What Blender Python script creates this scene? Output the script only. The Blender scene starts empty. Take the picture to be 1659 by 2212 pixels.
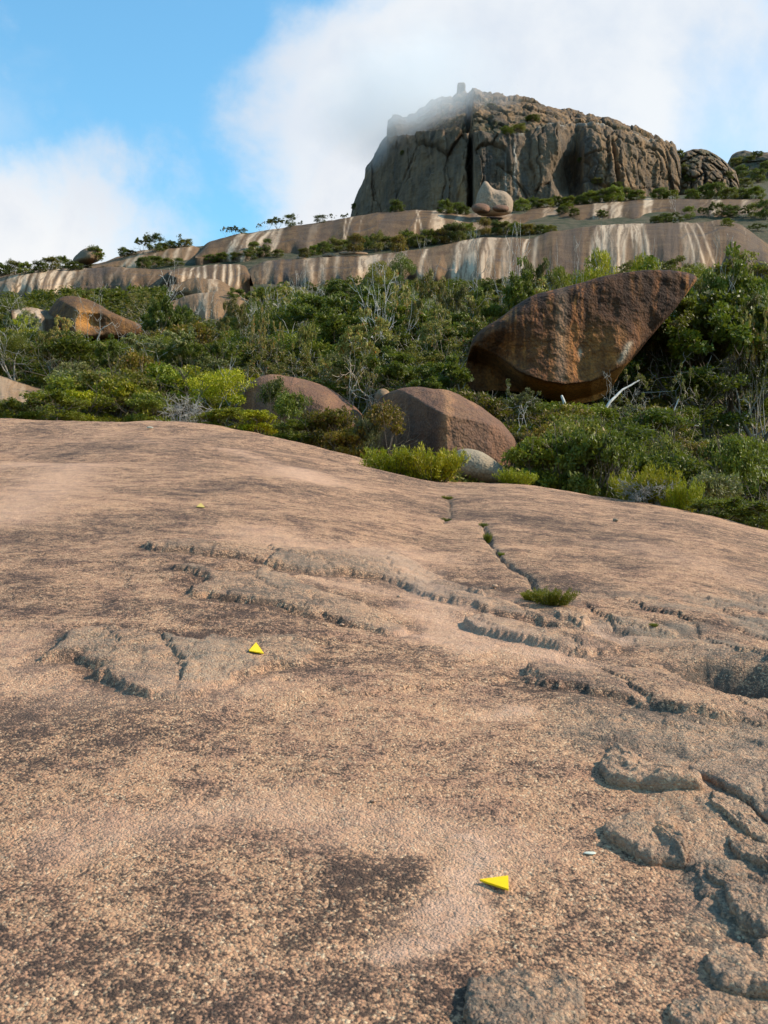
import bpy, math, random
import numpy as np
from mathutils import Vector, Matrix
from mathutils.bvhtree import BVHTree

S = bpy.context.scene
COL = S.collection
R = math.radians
random.seed(7)
RNG = np.random.default_rng(11)

# ------------------------------------------------------------------ camera, sky, sun, exposure
PITCH = R(4.0)
CAMZ = 1.6
FOC = 2218.0                      # focal length in units where the picture is 1659 x 2212
cd = bpy.data.cameras.new('camera')
cam = bpy.data.objects.new('camera', cd)
COL.objects.link(cam)
cam.location = (0, 0, CAMZ)
cam.rotation_euler = (R(90) + PITCH, 0, 0)
cd.sensor_fit = 'VERTICAL'
cd.angle = 2 * math.atan(1106 / FOC)
cd.clip_start = 0.05
cd.clip_end = 20000
cd.dof.use_dof = True
cd.dof.focus_distance = 14.0
cd.dof.aperture_fstop = 5.6
S.camera = cam

SUN_EL, SUN_AZ = R(37), R(88)      # azimuth clockwise from the view direction (+Y)
sl = bpy.data.lights.new('sun', 'SUN')
sl.energy = 5.0
sl.angle = R(0.53)
sl.color = (1.0, 0.87, 0.69)
sun = bpy.data.objects.new('sun', sl)
COL.objects.link(sun)
sdir = Vector((math.sin(SUN_AZ) * math.cos(SUN_EL), math.cos(SUN_AZ) * math.cos(SUN_EL), math.sin(SUN_EL)))
sun.rotation_euler = sdir.to_track_quat('Z', 'Y').to_euler()
sun.location = (40, -20, 60)

S.render.engine = 'CYCLES'
S.cycles.use_denoising = True
S.cycles.max_bounces = 7
S.cycles.diffuse_bounces = 3
S.cycles.transparent_max_bounces = 8
S.cycles.volume_bounces = 4
S.cycles.volume_step_rate = 1.0
S.view_settings.view_transform = 'Standard'
S.view_settings.look = 'None'
S.view_settings.exposure = 0.42
S.view_settings.gamma = 1.0
S.view_settings.use_curve_mapping = False


def pdir(px, py):
    """direction (world) through a point of the 1659 x 2212 photograph, scaled to unit y"""
    a = (px - 829.5) / FOC
    b = (1106 - py) / FOC
    y = math.cos(PITCH) - b * math.sin(PITCH)
    z = math.sin(PITCH) + b * math.cos(PITCH)
    return a / y, z / y


def P(px, py, Y):
    a, z = pdir(px, py)
    return Vector((a * Y, Y, CAMZ + z * Y))


def Pn(px, py, Y):
    px, py, Y = np.broadcast_arrays(np.asarray(px, float), np.asarray(py, float), np.asarray(Y, float))
    a = (px - 829.5) / FOC
    b = (1106 - py) / FOC
    y = math.cos(PITCH) - b * math.sin(PITCH)
    z = math.sin(PITCH) + b * math.cos(PITCH)
    return np.stack([a / y * Y, Y, CAMZ + z / y * Y], -1)


def proj(X, Y, Z):
    c, s = math.cos(PITCH), math.sin(PITCH)
    f = Y * c + (Z - CAMZ) * s
    u = -Y * s + (Z - CAMZ) * c
    f = np.where(np.abs(f) < 1e-6, 1e-6, f)
    return 829.5 + FOC * X / f, 1106 - FOC * u / f


# ------------------------------------------------------------------ world
w = bpy.data.worlds.new('World')
S.world = w
w.use_nodes = True
nt = w.node_tree
nt.nodes.clear()


class N:
    """short node builder"""
    def __init__(s, tree):
        s.t = tree

    def n(s, typ, **kw):
        nd = s.t.nodes.new(typ)
        for k, v in kw.items():
            if k == 'ins':
                for i, x in v.items():
                    if hasattr(x, 'is_output') or isinstance(x, bpy.types.NodeSocket):
                        s.t.links.new(x, nd.inputs[i])
                    else:
                        nd.inputs[i].default_value = x
            else:
                setattr(nd, k, v)
        return nd

    def m(s, op, a, b=0.0, c=0.0, clamp=False):
        nd = s.n('ShaderNodeMath', operation=op, use_clamp=clamp, ins={0: a, 1: b, 2: c})
        return nd.outputs[0]

    def vm(s, op, a, b=(0, 0, 0), out=0):
        nd = s.n('ShaderNodeVectorMath', operation=op, ins={0: a, 1: b})
        return nd.outputs[out]

    def noise(s, vec, scale, detail=4.0, rough=0.5, dist=0.0):
        return s.n('ShaderNodeTexNoise', ins={'Vector': vec, 'Scale': scale, 'Detail': detail, 'Roughness': rough, 'Distortion': dist}).outputs[0]

    def ramp(s, fac, a, b, lo=0.0, hi=1.0, smooth=True):
        nd = s.n('ShaderNodeMapRange', interpolation_type='SMOOTHSTEP' if smooth else 'LINEAR',
                 ins={0: fac, 1: a, 2: b, 3: lo, 4: hi})
        return nd.outputs[0]

    def mix(s, fac, a, b, blend='MIX'):
        nd = s.n('ShaderNodeMix', data_type='RGBA', blend_type=blend, clamp_factor=True)
        for i, x in ((0, fac), (6, a), (7, b)):
            if isinstance(x, bpy.types.NodeSocket):
                s.t.links.new(x, nd.inputs[i])
            else:
                nd.inputs[i].default_value = (x if i == 0 else (tuple(x) + (1,) if len(x) == 3 else x))
        return nd.outputs[2]

    def mapping(s, vec, scale=(1, 1, 1), loc=(0, 0, 0), rot=(0, 0, 0)):
        return s.n('ShaderNodeMapping', ins={'Vector': vec, 'Scale': scale, 'Location': loc, 'Rotation': rot}).outputs[0]


g = N(nt)
sky = g.n('ShaderNodeTexSky', sky_type='NISHITA')
sky.sun_disc = False
sky.sun_elevation = SUN_EL
sky.sun_rotation = SUN_AZ
sky.air_density = 1.25
sky.dust_density = 0.4
sky.ozone_density = 1.2
geo = g.n('ShaderNodeTexCoord').outputs['Generated']
n1 = g.noise(geo, 2.6, 7, 0.55, 0.3)
n2 = g.noise(geo, 7.5, 6, 0.6, 0.2)
# three banks of cloud at fixed directions of the sky, broken up by noise
wob = g.m('ADD', g.m('MULTIPLY', g.m('SUBTRACT', n1, 0.5), 0.34), g.m('MULTIPLY', g.m('SUBTRACT', n2, 0.5), 0.20))


def skyvec(px, py):
    a, z = pdir(px, py)
    return Vector((a, 1, z)).normalized()


def bank(px, py, radius_px, soft):
    d = skyvec(px, py)
    dist = g.vm('DISTANCE', geo, tuple(d), out=1)
    dist = g.m('ADD', dist, wob)
    r = radius_px / FOC
    return g.ramp(dist, r + soft, r - soft, 0, 1)


c1 = bank(930, 600, 360, 0.04)
c2 = bank(20, 790, 440, 0.045)
c3 = bank(1160, 420, 560, 0.04)
c3b = bank(690, 300, 90, 0.05)
c4 = g.m('MULTIPLY', g.ramp(g.m('ADD', n1, g.m('MULTIPLY', g.m('SUBTRACT', n2, 0.5), 0.35)), 0.58, 0.78), 0.7)
c5 = g.m('MULTIPLY', bank(-60, 260, 130, 0.06), 0.35)
sep = g.n('ShaderNodeSeparateXYZ', ins={0: geo})
# general cloud cover keeps off the open blue window between the banks
window = bank(420, 180, 320, 0.08)
window2 = bank(1560, 330, 90, 0.08)
c4 = g.m('MULTIPLY', c4, g.m('SUBTRACT', 1.0, window))
cl = g.m('MAXIMUM', g.m('MAXIMUM', c1, c2), g.m('MAXIMUM', g.m('MAXIMUM', g.m('MULTIPLY', c3, 0.93), g.m('MULTIPLY', c3b, .9)), g.m('MAXIMUM', c4, c5)))
cl = g.m('MULTIPLY', cl, g.m('SUBTRACT', 1.0, g.m('MULTIPLY', window2, 0.55)))
low = g.ramp(sep.outputs[2], 0.27, 0.10, 0, 0.6)     # pale air towards the horizon
cl = g.m('MAXIMUM', cl, low)
ccol = g.mix(g.ramp(g.m('ADD', g.m('MULTIPLY', n1, .5), g.m('MULTIPLY', n2, .5)), 0.40, 0.60), (5.7, 6.1, 6.7), (7.0, 7.1, 7.2))
skycol = g.mix(1.0, sky.outputs[0], (1.1, 1.8, 1.9), 'MULTIPLY')
fin = g.mix(cl, skycol, ccol)
bg = g.n('ShaderNodeBackground', ins={0: fin, 1: 0.1})
out = g.n('ShaderNodeOutputWorld', ins={0: bg.outputs[0]})


# ------------------------------------------------------------------ numpy noise
def _h(i, j, k, seed):
    n = (i * 374761393 + j * 668265263 + k * 1274126177 + seed * 974634777) & 0xffffffff
    n = ((n ^ (n >> 13)) * 1274126177) & 0xffffffff
    n = n ^ (n >> 16)
    return (n & 0xffffff) / float(0xffffff)


def vnoise(p, seed=0):
    """smooth value noise in -1..1 of points (N,3) or (N,2)"""
    p = np.asarray(p, float)
    if p.shape[-1] == 2:
        p = np.concatenate([p, np.zeros(p.shape[:-1] + (1,))], -1)
    f = np.floor(p)
    i = f.astype(np.int64)
    t = p - f
    t = t * t * t * (t * (t * 6 - 15) + 10)
    r = 0
    for a in (0, 1):
        wa = t[..., 0] if a else 1 - t[..., 0]
        for b in (0, 1):
            wb = t[..., 1] if b else 1 - t[..., 1]
            for c in (0, 1):
                wc = t[..., 2] if c else 1 - t[..., 2]
                r = r + wa * wb * wc * _h(i[..., 0] + a, i[..., 1] + b, i[..., 2] + c, seed)
    return r * 2 - 1


def fbm(p, seed=0, octs=4, gain=0.5, lac=2.03, ridged=False):
    p = np.asarray(p, float)
    a, s, tot = 1.0, 0, 0
    for o in range(octs):
        v = vnoise(p, seed + o * 17)
        if ridged:
            v = 1 - 2 * np.abs(v)
        s = s + a * v
        tot += a
        a *= gain
        p = p * lac + 3.7
    return s / tot


def worley(p, seed=0, jit=0.9):
    """2D: F1, F2, cell value"""
    f = np.floor(p).astype(np.int64)
    F1 = np.full(p.shape[:-1], 9.0)
    F2 = np.full(p.shape[:-1], 9.0)
    V = np.zeros(p.shape[:-1])
    for a in (-1, 0, 1):
        for b in (-1, 0, 1):
            i, j = f[..., 0] + a, f[..., 1] + b
            x = i + 0.5 + jit * (_h(i, j, 0 * i, seed) - 0.5)
            y = j + 0.5 + jit * (_h(i, j, 0 * i + 5, seed + 3) - 0.5)
            d = np.hypot(p[..., 0] - x, p[..., 1] - y)
            v = _h(i, j, 0 * i + 9, seed + 7)
            closer = d < F1
            F2 = np.where(closer, F1, np.minimum(F2, d))
            V = np.where(closer, v, V)
            F1 = np.where(closer, d, F1)
    return F1, F2, V


def worley_tilt(p, seed=0, jit=0.9):
    """2D: F1, F2, cell value, offset from the cell's middle"""
    f = np.floor(p).astype(np.int64)
    F1 = np.full(p.shape[:-1], 9.0); F2 = F1.copy(); V = np.zeros(p.shape[:-1]); DX = V.copy(); DY = V.copy()
    for a in (-1, 0, 1):
        for b in (-1, 0, 1):
            i, j = f[..., 0] + a, f[..., 1] + b
            dx = p[..., 0] - (i + 0.5 + jit * (_h(i, j, 0 * i, seed) - 0.5))
            dy = p[..., 1] - (j + 0.5 + jit * (_h(i, j, 0 * i + 5, seed + 3) - 0.5))
            d = np.hypot(dx, dy)
            c = d < F1
            F2 = np.where(c, F1, np.minimum(F2, d))
            V = np.where(c, _h(i, j, 0 * i + 9, seed + 7), V)
            DX = np.where(c, dx, DX); DY = np.where(c, dy, DY)
            F1 = np.where(c, d, F1)
    return F1, F2, V, DX, DY


def sstep(x, a, b):
    t = np.clip((x - a) / (b - a), 0, 1)
    return t * t * (3 - 2 * t)


def sdf(px, py, poly):
    """signed distance, positive inside, of points to a closed polygon"""
    poly = np.asarray(poly, float)
    q = np.roll(poly, -1, 0)
    d = np.full(px.shape, 1e9)
    ins = np.zeros(px.shape, bool)
    for (x0, y0), (x1, y1) in zip(poly, q):
        ex, ey = x1 - x0, y1 - y0
        t = np.clip(((px - x0) * ex + (py - y0) * ey) / (ex * ex + ey * ey + 1e-12), 0, 1)
        d = np.minimum(d, np.hypot(px - x0 - t * ex, py - y0 - t * ey))
        c = ((y0 > py) != (y1 > py)) & (px < (x1 - x0) * (py - y0) / (y1 - y0 + 1e-12) + x0)
        ins ^= c
    return np.where(ins, d, -d)


def dline(px, py, pts):
    d = np.full(px.shape, 1e9)
    for (x0, y0), (x1, y1) in zip(pts[:-1], pts[1:]):
        ex, ey = x1 - x0, y1 - y0
        t = np.clip(((px - x0) * ex + (py - y0) * ey) / (ex * ex + ey * ey + 1e-12), 0, 1)
        d = np.minimum(d, np.hypot(px - x0 - t * ex, py - y0 - t * ey))
    return d


def chaikin(pts, n=2, closed=True):
    pts = np.asarray(pts, float)
    for _ in range(n):
        if closed:
            q = np.roll(pts, -1, 0)
            pts = np.stack([pts * .75 + q * .25, pts * .25 + q * .75], 1).reshape(-1, 2)
        else:
            q = pts[1:]
            p0 = pts[:-1]
            mid = np.stack([p0 * .75 + q * .25, p0 * .25 + q * .75], 1).reshape(-1, 2)
            pts = np.vstack([pts[:1], mid, pts[-1:]])
    return pts


def smooth1(x, xs, ys):
    """smooth interpolation through control points"""
    xs = np.asarray(xs, float)
    ys = np.asarray(ys, float)
    m = np.gradient(ys, xs)
    x = np.clip(x, xs[0], xs[-1])
    k = np.clip(np.searchsorted(xs, x) - 1, 0, len(xs) - 2)
    h = xs[k + 1] - xs[k]
    t = (x - xs[k]) / h
    return ((2 * t**3 - 3 * t**2 + 1) * ys[k] + (t**3 - 2 * t**2 + t) * h * m[k]
            + (-2 * t**3 + 3 * t**2) * ys[k + 1] + (t**3 - t**2) * h * m[k + 1])


# ------------------------------------------------------------------ object helpers
def mesh_obj(name, verts, faces, mat, parent=None, smooth=True, loc=None, attrs=None, uv=None, mats=None):
    verts = np.asarray(verts, float)
    faces = np.asarray(faces, np.int32)
    if loc is not None:
        verts = verts - np.array(loc)
    me = bpy.data.meshes.new(name)
    nf, k = faces.shape
    me.vertices.add(len(verts))
    me.vertices.foreach_set('co', verts.astype(np.float32).ravel())
    me.loops.add(nf * k)
    me.loops.foreach_set('vertex_index', faces.ravel())
    me.polygons.add(nf)
    me.polygons.foreach_set('loop_start', np.arange(nf, dtype=np.int32) * k)
    me.polygons.foreach_set('loop_total', np.full(nf, k, np.int32))
    me.update(calc_edges=True)
    if smooth:
        me.polygons.foreach_set('use_smooth', np.ones(nf, bool))
    for an, av in (attrs or {}).items():
        dom = 'POINT' if len(av) == len(verts) else 'FACE'
        if np.asarray(av).ndim == 2:
            A = me.attributes.new(an, 'FLOAT_COLOR', dom)
            A.data.foreach_set('color', np.asarray(av, np.float32).ravel())
        else:
            A = me.attributes.new(an, 'FLOAT', dom)
            A.data.foreach_set('value', np.asarray(av, np.float32).ravel())
    me.materials.append(mat)
    o = bpy.data.objects.new(name, me)
    COL.objects.link(o)
    if loc is not None:
        o.location = loc
    if parent:
        o.parent = parent
    return o


def grid_faces(nr, nc, wrap=False):
    r = np.arange(nr - 1)[:, None]
    c = np.arange(nc if wrap else nc - 1)[None, :]
    c2 = (c + 1) % nc
    return np.stack([r * nc + c, r * nc + c2, (r + 1) * nc + c2, (r + 1) * nc + c], -1).reshape(-1, 4)


def tag(o, label=None, cat=None, group=None, kind=None):
    if label: o['label'] = label
    if cat: o['category'] = cat
    if group: o['group'] = group
    if kind: o['kind'] = kind
    return o


def new_mat(name):
    m = bpy.data.materials.new(name)
    m.use_nodes = True
    m.node_tree.nodes.clear()
    return m, N(m.node_tree)


def finish(m, g, col, rough=0.85, normal=None, extra=None, spec=0.12):
    ins = {'Base Color': col, 'Roughness': rough, 'Specular IOR Level': spec}
    if normal is not None:
        ins['Normal'] = normal
    b = g.n('ShaderNodeBsdfPrincipled', ins=ins)
    g.n('ShaderNodeOutputMaterial', ins={0: b.outputs[0] if extra is None else extra})
    return m


def attr(g, name, color=False):
    return g.n('ShaderNodeAttribute', attribute_name=name).outputs[0 if color else 2]


# ------------------------------------------------------------------ rock materials
def mat_slab():
    m, g = new_mat('granite_slab')
    co = g.n('ShaderNodeTexCoord').outputs['Object']
    crust, pale, dark = attr(g, 'crust'), attr(g, 'pale'), attr(g, 'dark')
    big = g.noise(co, 0.55, 5, 0.6, 0.4)
    med = g.noise(co, 3.3, 5, 0.62, 0.3)
    fine = g.noise(co, 26, 4, 0.7)
    tiny = g.noise(co, 120, 3, 0.75)
    vor = g.n('ShaderNodeTexVoronoi', feature='F1', ins={'Vector': g.vm('ADD', co, g.vm('SCALE', co, (0, 0, 0))), 'Scale': 54.0, 'Randomness': 1.0})
    cellr = g.n('ShaderNodeSeparateColor', ins={0: vor.outputs['Color']}).outputs[0]
    cellg = g.n('ShaderNodeSeparateColor', ins={0: vor.outputs['Color']}).outputs[1]
    # amount of dark lichen between the feldspar grains
    amt = g.m('ADD', g.m('MULTIPLY', g.m('SUBTRACT', big, 0.5), 2.1), g.m('MULTIPLY', g.m('SUBTRACT', med, 0.5), 1.7))
    mot = g.noise(co, 11.0, 4, 0.6, 0.3)
    amt = g.m('ADD', amt, g.m('MULTIPLY', g.m('SUBTRACT', mot, 0.5), 1.5))
    amt = g.m('ADD', amt, g.m('MULTIPLY', g.m('SUBTRACT', dark, pale), 0.55))  # dark also carries shade painted along scarps and in the hollow
    grain = g.m('ADD', g.m('MULTIPLY', g.m('SUBTRACT', cellr, 0.5), 0.85), g.m('MULTIPLY', g.m('SUBTRACT', tiny, 0.5), 2.1))
    grain = g.m('ADD', grain, g.m('MULTIPLY', g.m('SUBTRACT', fine, 0.5), 2.0))
    dk = g.ramp(g.m('ADD', g.m('MULTIPLY', grain, 0.9), g.m('MULTIPLY', amt, 0.85)), -0.22, 0.42)
    pinkish = g.mix(cellg, (0.40, 0.205, 0.118), (0.61, 0.36, 0.205))
    pinkish = g.mix(g.ramp(cellg, 0.9, 0.96), pinkish, (0.72, 0.50, 0.31))
    pinkish = g.mix(g.ramp(med, 0.42, 0.72, 0, 0.6), pinkish, (0.36, 0.185, 0.125))
    darkc = g.mix(fine, (0.088, 0.054, 0.040), (0.030, 0.022, 0.019))
    col = g.mix(g.m('MULTIPLY', dk, 0.93), pinkish, darkc)
    col = g.mix(g.m('MULTIPLY', pale, g.ramp(fine, 0.3, 0.62, 0.25, 0.8)), col, (0.62, 0.385, 0.265))
    cr = g.m('MULTIPLY', crust, g.ramp(g.m('ADD', g.m('MULTIPLY', fine, 0.5), g.m('MULTIPLY', med, 0.5)), 0.36, 0.52, 0.3, 0.92))
    crustc = g.mix(g.ramp(g.m('ADD', g.m('MULTIPLY', tiny, 0.6), g.m('MULTIPLY', fine, 0.4)), 0.38, 0.62), (0.095, 0.078, 0.060), (0.38, 0.305, 0.225))
    col = g.mix(g.m('MULTIPLY', cr, 0.8), col, crustc)
    hgt = g.m('ADD', g.m('MULTIPLY', vor.outputs['Distance'], -0.55), g.m('ADD', g.m('MULTIPLY', tiny, 0.8), g.m('MULTIPLY', fine, 1.8)))
    bump = g.n('ShaderNodeBump', ins={'Strength': 0.85, 'Distance': 0.016, 'Height': hgt})
    bump2 = g.n('ShaderNodeBump', ins={'Strength': 0.6, 'Distance': 0.06, 'Height': med, 'Normal': bump.outputs[0]})
    return finish(m, g, col, 0.8, bump2.outputs[0], spec=0.14)


def mat_boulder(name, base, orange, dark, streak=1.0, grain=9.0, bumpd=0.05, pale=(0.5, 0.38, 0.27)):
    m, g = new_mat(name)
    co = g.n('ShaderNodeTexCoord').outputs['Object']
    st = g.mapping(co, scale=(1.0, 0.45, 0.13))
    s1 = g.noise(st, 0.75, 5, 0.6, 0.5)
    s2 = g.noise(st, 2.4, 4, 0.6, 0.4)
    med = g.noise(co, 1.3, 5, 0.6)
    fine = g.noise(co, grain, 4, 0.7)
    vor = g.n('ShaderNodeTexVoronoi', ins={'Vector': co, 'Scale': grain * 1.1})
    orng, drk, pl = attr(g, 'orange'), attr(g, 'dark'), attr(g, 'pale')
    o = g.m('ADD', g.ramp(g.m('ADD', g.m('MULTIPLY', s2, 0.5), g.m('MULTIPLY', med, 0.5)), 0.42, 0.66, 0, 0.75), orng, clamp=True)
    col = g.mix(o, base, orange)
    d = g.m('MULTIPLY', g.ramp(g.m('ADD', g.m('MULTIPLY', s1, 0.65), g.m('MULTIPLY', s2, 0.35)), 0.44, 0.54), 0.85 * streak)
    col = g.mix(g.m('MAXIMUM', g.m('MULTIPLY', d, g.m('SUBTRACT', 1.0, orng)), drk), col, dark)
    col = g.mix(pl, col, pale)
    grn = g.m('ADD', g.m('MULTIPLY', fine, 0.7), g.m('MULTIPLY', vor.outputs['Distance'], 0.5))
    col = g.mix(g.ramp(grn, 0.42, 0.9, 0.0, 0.55), col, g.mix(0.5, dark, (0.03, 0.025, 0.02)))
    col = g.mix(g.ramp(fine, 0.58, 0.75, 0.0, 0.18), col, pale)
    bump = g.n('ShaderNodeBump', ins={'Strength': 0.9, 'Distance': bumpd, 'Height': g.m('ADD', grn, g.m('MULTIPLY', med, 0.6))})
    return finish(m, g, col, 0.85, bump.outputs[0])


def mat_ledge():
    """water-washed granite ledges: colours of the stains are carried by the mesh, grain is added here"""
    m, g = new_mat('ledge_granite')
    co = g.n('ShaderNodeTexCoord').outputs['Object']
    pale, dark, warm = attr(g, 'pale'), attr(g, 'dark'), attr(g, 'warm')
    med = g.noise(co, 0.22, 6, 0.62, 0.3)
    fine = g.noise(co, 1.6, 5, 0.7)
    col = g.mix(g.ramp(med, 0.35, 0.65), (0.068, 0.035, 0.016), (0.135, 0.078, 0.037))
    col = g.mix(warm, col, (0.25, 0.145, 0.075))
    col = g.mix(g.m('MULTIPLY', dark, 0.9), col, (0.06, 0.048, 0.042))
    col = g.mix(g.m('MULTIPLY', pale, g.ramp(fine, 0.25, 0.55, 0.75, 1)), col, (0.58, 0.42, 0.285))
    col = g.mix(g.ramp(fine, 0.5, 0.72, 0, 0.4), col, (0.09, 0.075, 0.06))
    bump = g.n('ShaderNodeBump', ins={'Strength': 0.7, 'Distance': 0.35, 'Height': g.m('ADD', fine, med)})
    return finish(m, g, col, 0.85, bump.outputs[0])


def mat_mountain():
    m, g = new_mat('mountain_granite')
    co = g.n('ShaderNodeTexCoord').outputs['Object']
    st = g.mapping(co, scale=(1, 0.5, 0.12))
    s1 = g.noise(st, 0.16, 6, 0.62, 0.4)
    s2 = g.noise(st, 0.5, 5, 0.6, 0.3)
    med = g.noise(co, 0.06, 6, 0.65, 0.4)
    fine = g.noise(co, 0.8, 6, 0.75)
    dark, warm = attr(g, 'dark'), attr(g, 'warm')
    pale, green = attr(g, 'pale'), attr(g, 'green')
    col = g.mix(g.ramp(med, 0.35, 0.65), (0.095, 0.070, 0.050), (0.185, 0.130, 0.086))
    col = g.mix(g.m('MULTIPLY', warm, g.ramp(s2, 0.4, 0.62)), col, (0.32, 0.185, 0.09))
    col = g.mix(g.ramp(s1, 0.5, 0.68, 0, 0.75), col, (0.065, 0.058, 0.054))
    col = g.mix(g.ramp(s2, 0.60, 0.75, 0, 0.55), col, (0.30, 0.25, 0.19))
    col = g.mix(pale, col, (0.42, 0.39, 0.34))
    col = g.mix(g.m('MULTIPLY', dark, 0.9), col, (0.04, 0.037, 0.034))
    col = g.mix(g.m('MULTIPLY', green, g.ramp(fine, 0.42, 0.58)), col, (0.05, 0.065, 0.03))
    col = g.mix(g.ramp(fine, 0.5, 0.75, 0, 0.5), col, (0.07, 0.06, 0.05))
    bump = g.n('ShaderNodeBump', ins={'Strength': 0.8, 'Distance': 1.4, 'Height': g.m('ADD', fine, s2)})
    return finish(m, g, col, 0.9, bump.outputs[0])


def mat_soil():
    m, g = new_mat('hillside_soil')
    co = g.n('ShaderNodeTexCoord').outputs['Object']
    n = g.noise(co, 0.35, 6, 0.65)
    f = g.noise(co, 4.0, 5, 0.7)
    col = g.mix(g.ramp(n, 0.4, 0.6), (0.045, 0.05, 0.025), (0.10, 0.08, 0.05))
    col = g.mix(g.ramp(f, 0.55, 0.7, 0, 0.6), col, (0.17, 0.14, 0.10))
    bump = g.n('ShaderNodeBump', ins={'Strength': 0.8, 'Distance': 0.2, 'Height': f})
    return finish(m, g, col, 0.95, bump.outputs[0])


M_SLAB = mat_slab()
M_LEDGE = mat_ledge()
M_MOUNT = mat_mountain()
M_SOIL = mat_soil()
M_B_BIG = mat_boulder('boulder_brown', (0.22, 0.085, 0.034), (0.52, 0.215, 0.052), (0.032, 0.017, 0.012), 1.0, 7.0, 0.09, (0.40, 0.31, 0.22))
M_B_MID = mat_boulder('boulder_pink', (0.215, 0.105, 0.062), (0.34, 0.175, 0.085), (0.07, 0.045, 0.038), 0.55, 11.0, 0.05, (0.46, 0.36, 0.28))
M_B_ORG = mat_boulder('boulder_orange', (0.115, 0.055, 0.025), (0.42, 0.19, 0.05), (0.07, 0.045, 0.03), 0.6, 5.0, 0.12, (0.5, 0.36, 0.22))
M_B_GRY = mat_boulder('boulder_grey', (0.33, 0.26, 0.175), (0.38, 0.27, 0.16), (0.13, 0.11, 0.09), 0.4, 13.0, 0.03, (0.55, 0.47, 0.37))
M_B_TAN = mat_boulder('boulder_tan', (0.27, 0.165, 0.095), (0.40, 0.23, 0.12), (0.10, 0.085, 0.065), 0.4, 4.0, 0.08, (0.62, 0.49, 0.38))

# ------------------------------------------------------------------ foreground slab
CX = [-900, -200, 0, 250, 450, 620, 780, 930, 1100, 1330, 1500, 1659, 1900, 2600]
CYP = [925, 912, 910, 911, 924, 950, 992, 1030, 1045, 1078, 1108, 1150, 1230, 1420]
CYD = [34, 35, 35, 36, 34, 32, 29, 27, 25, 23, 21, 20, 17, 12]
T0 = math.tan(PITCH + R(7.6))


def pxy2xy(poly, zfun=None):
    """photo points -> ground XY on the smooth slab"""
    res = []
    for px, py in poly:
        a, z = pdir(px, py)
        Y = 5.0
        lo, hi = 1.0, 60.0
        for Yt in np.concatenate([np.linspace(1.5, 12, 400), np.linspace(12, 60, 700)]):
            if CAMZ + z * Yt <= float(slab_base(np.array([a * Yt]), np.array([Yt]))[0]):
                break
        res.append((a * Yt, Yt))
    return np.array(res)


def slab_base(X, Y):
    s = X / np.maximum(np.abs(Y), 4.0)
    px = 829.5 + s * FOC
    cy = smooth1(px, CX, CYP)
    cY = smooth1(px, CX, CYD)
    b = (1106 - cy) / FOC
    te = (math.sin(PITCH) + b * math.cos(PITCH)) / (math.cos(PITCH) - b * math.sin(PITCH))
    Tc = te + CAMZ / cY
    u = 1 / np.clip(Y, 4.0, None)
    k = np.clip((0.25 - u) / (0.25 - 1 / cY), 0, 1)
    T = T0 + (Tc - T0) * k
    z = np.where(Y < 4, T0 * Y, T * Y)
    ov = np.clip(Y - cY, 0, None)
    z = z - 0.045 * ov**2 / (1 + ov * 0.04) - 0.02 * ov
    z = z - 0.004 * np.clip(-Y - 4, 0, None)**2
    return z


PLATES = {   # raised sheets of the slab, photo outlines: (outline, height, sharp edge, crust)
 'upper': ([(310,1178),(365,1170),(500,1178),(600,1190),(700,1198),(790,1185),(850,1195),(900,1225),(1000,1262),(1100,1300),(1200,1330),(1290,1350),(1240,1362),(1130,1335),(1040,1322),(985,1303),(930,1292),(880,1264),(800,1240),(700,1237),(620,1228),(520,1205),(420,1197),(340,1195)], 0.085, 0.8),
 'middle': ([(368,1233),(420,1222),(440,1232),(500,1240),(560,1225),(620,1240),(680,1265),(760,1300),(850,1340),(900,1370),(860,1377),(760,1347),(680,1327),(600,1317),(520,1302),(440,1294),(403,1290),(415,1265),(440,1248),(400,1240)], 0.075, 0.85),
 'lower': ([(68,1429),(156,1377),(198,1366),(240,1364),(312,1385),(417,1395),(468,1380),(520,1385),(573,1369),(690,1400),(690,1440),(560,1440),(480,1480),(390,1510),(300,1515),(230,1470),(190,1450),(215,1440),(160,1420),(110,1428)], 0.05, 0.95),
 'ledge': ([(1000,1345),(1045,1332),(1150,1350),(1280,1370),(1345,1395),(1330,1417),(1250,1412),(1150,1397),(1080,1382),(1020,1367)], 0.09, 0.5),
 'hump': ([(1130,1480),(1150,1450),(1190,1432),(1340,1437),(1445,1458),(1530,1495),(1700,1530),(1800,1600),(1500,1560),(1300,1505),(1180,1485)], 0.06, 0.5),
 'tip': ([(1000,1268),(1050,1262),(1085,1270),(1080,1290),(1030,1285)], 0.05, 0.5),
 'lens': ([(1180,1330),(1290,1338),(1420,1352),(1500,1372),(1420,1380),(1300,1362),(1220,1350)], 0.05, 0.5),
}
CRACK = [(965,1072),(973,1092),(972,1112),(958,1128)]
CRACK2 = [(1040,1128),(1053,1152),(1060,1180),(1085,1202),(1105,1218),(1126,1234),(1145,1244),(1158,1270),(1170,1290)]
PATH = [(845,1215),(900,1250),(960,1330),(1000,1380),(1100,1400),(1210,1425)]


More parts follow.
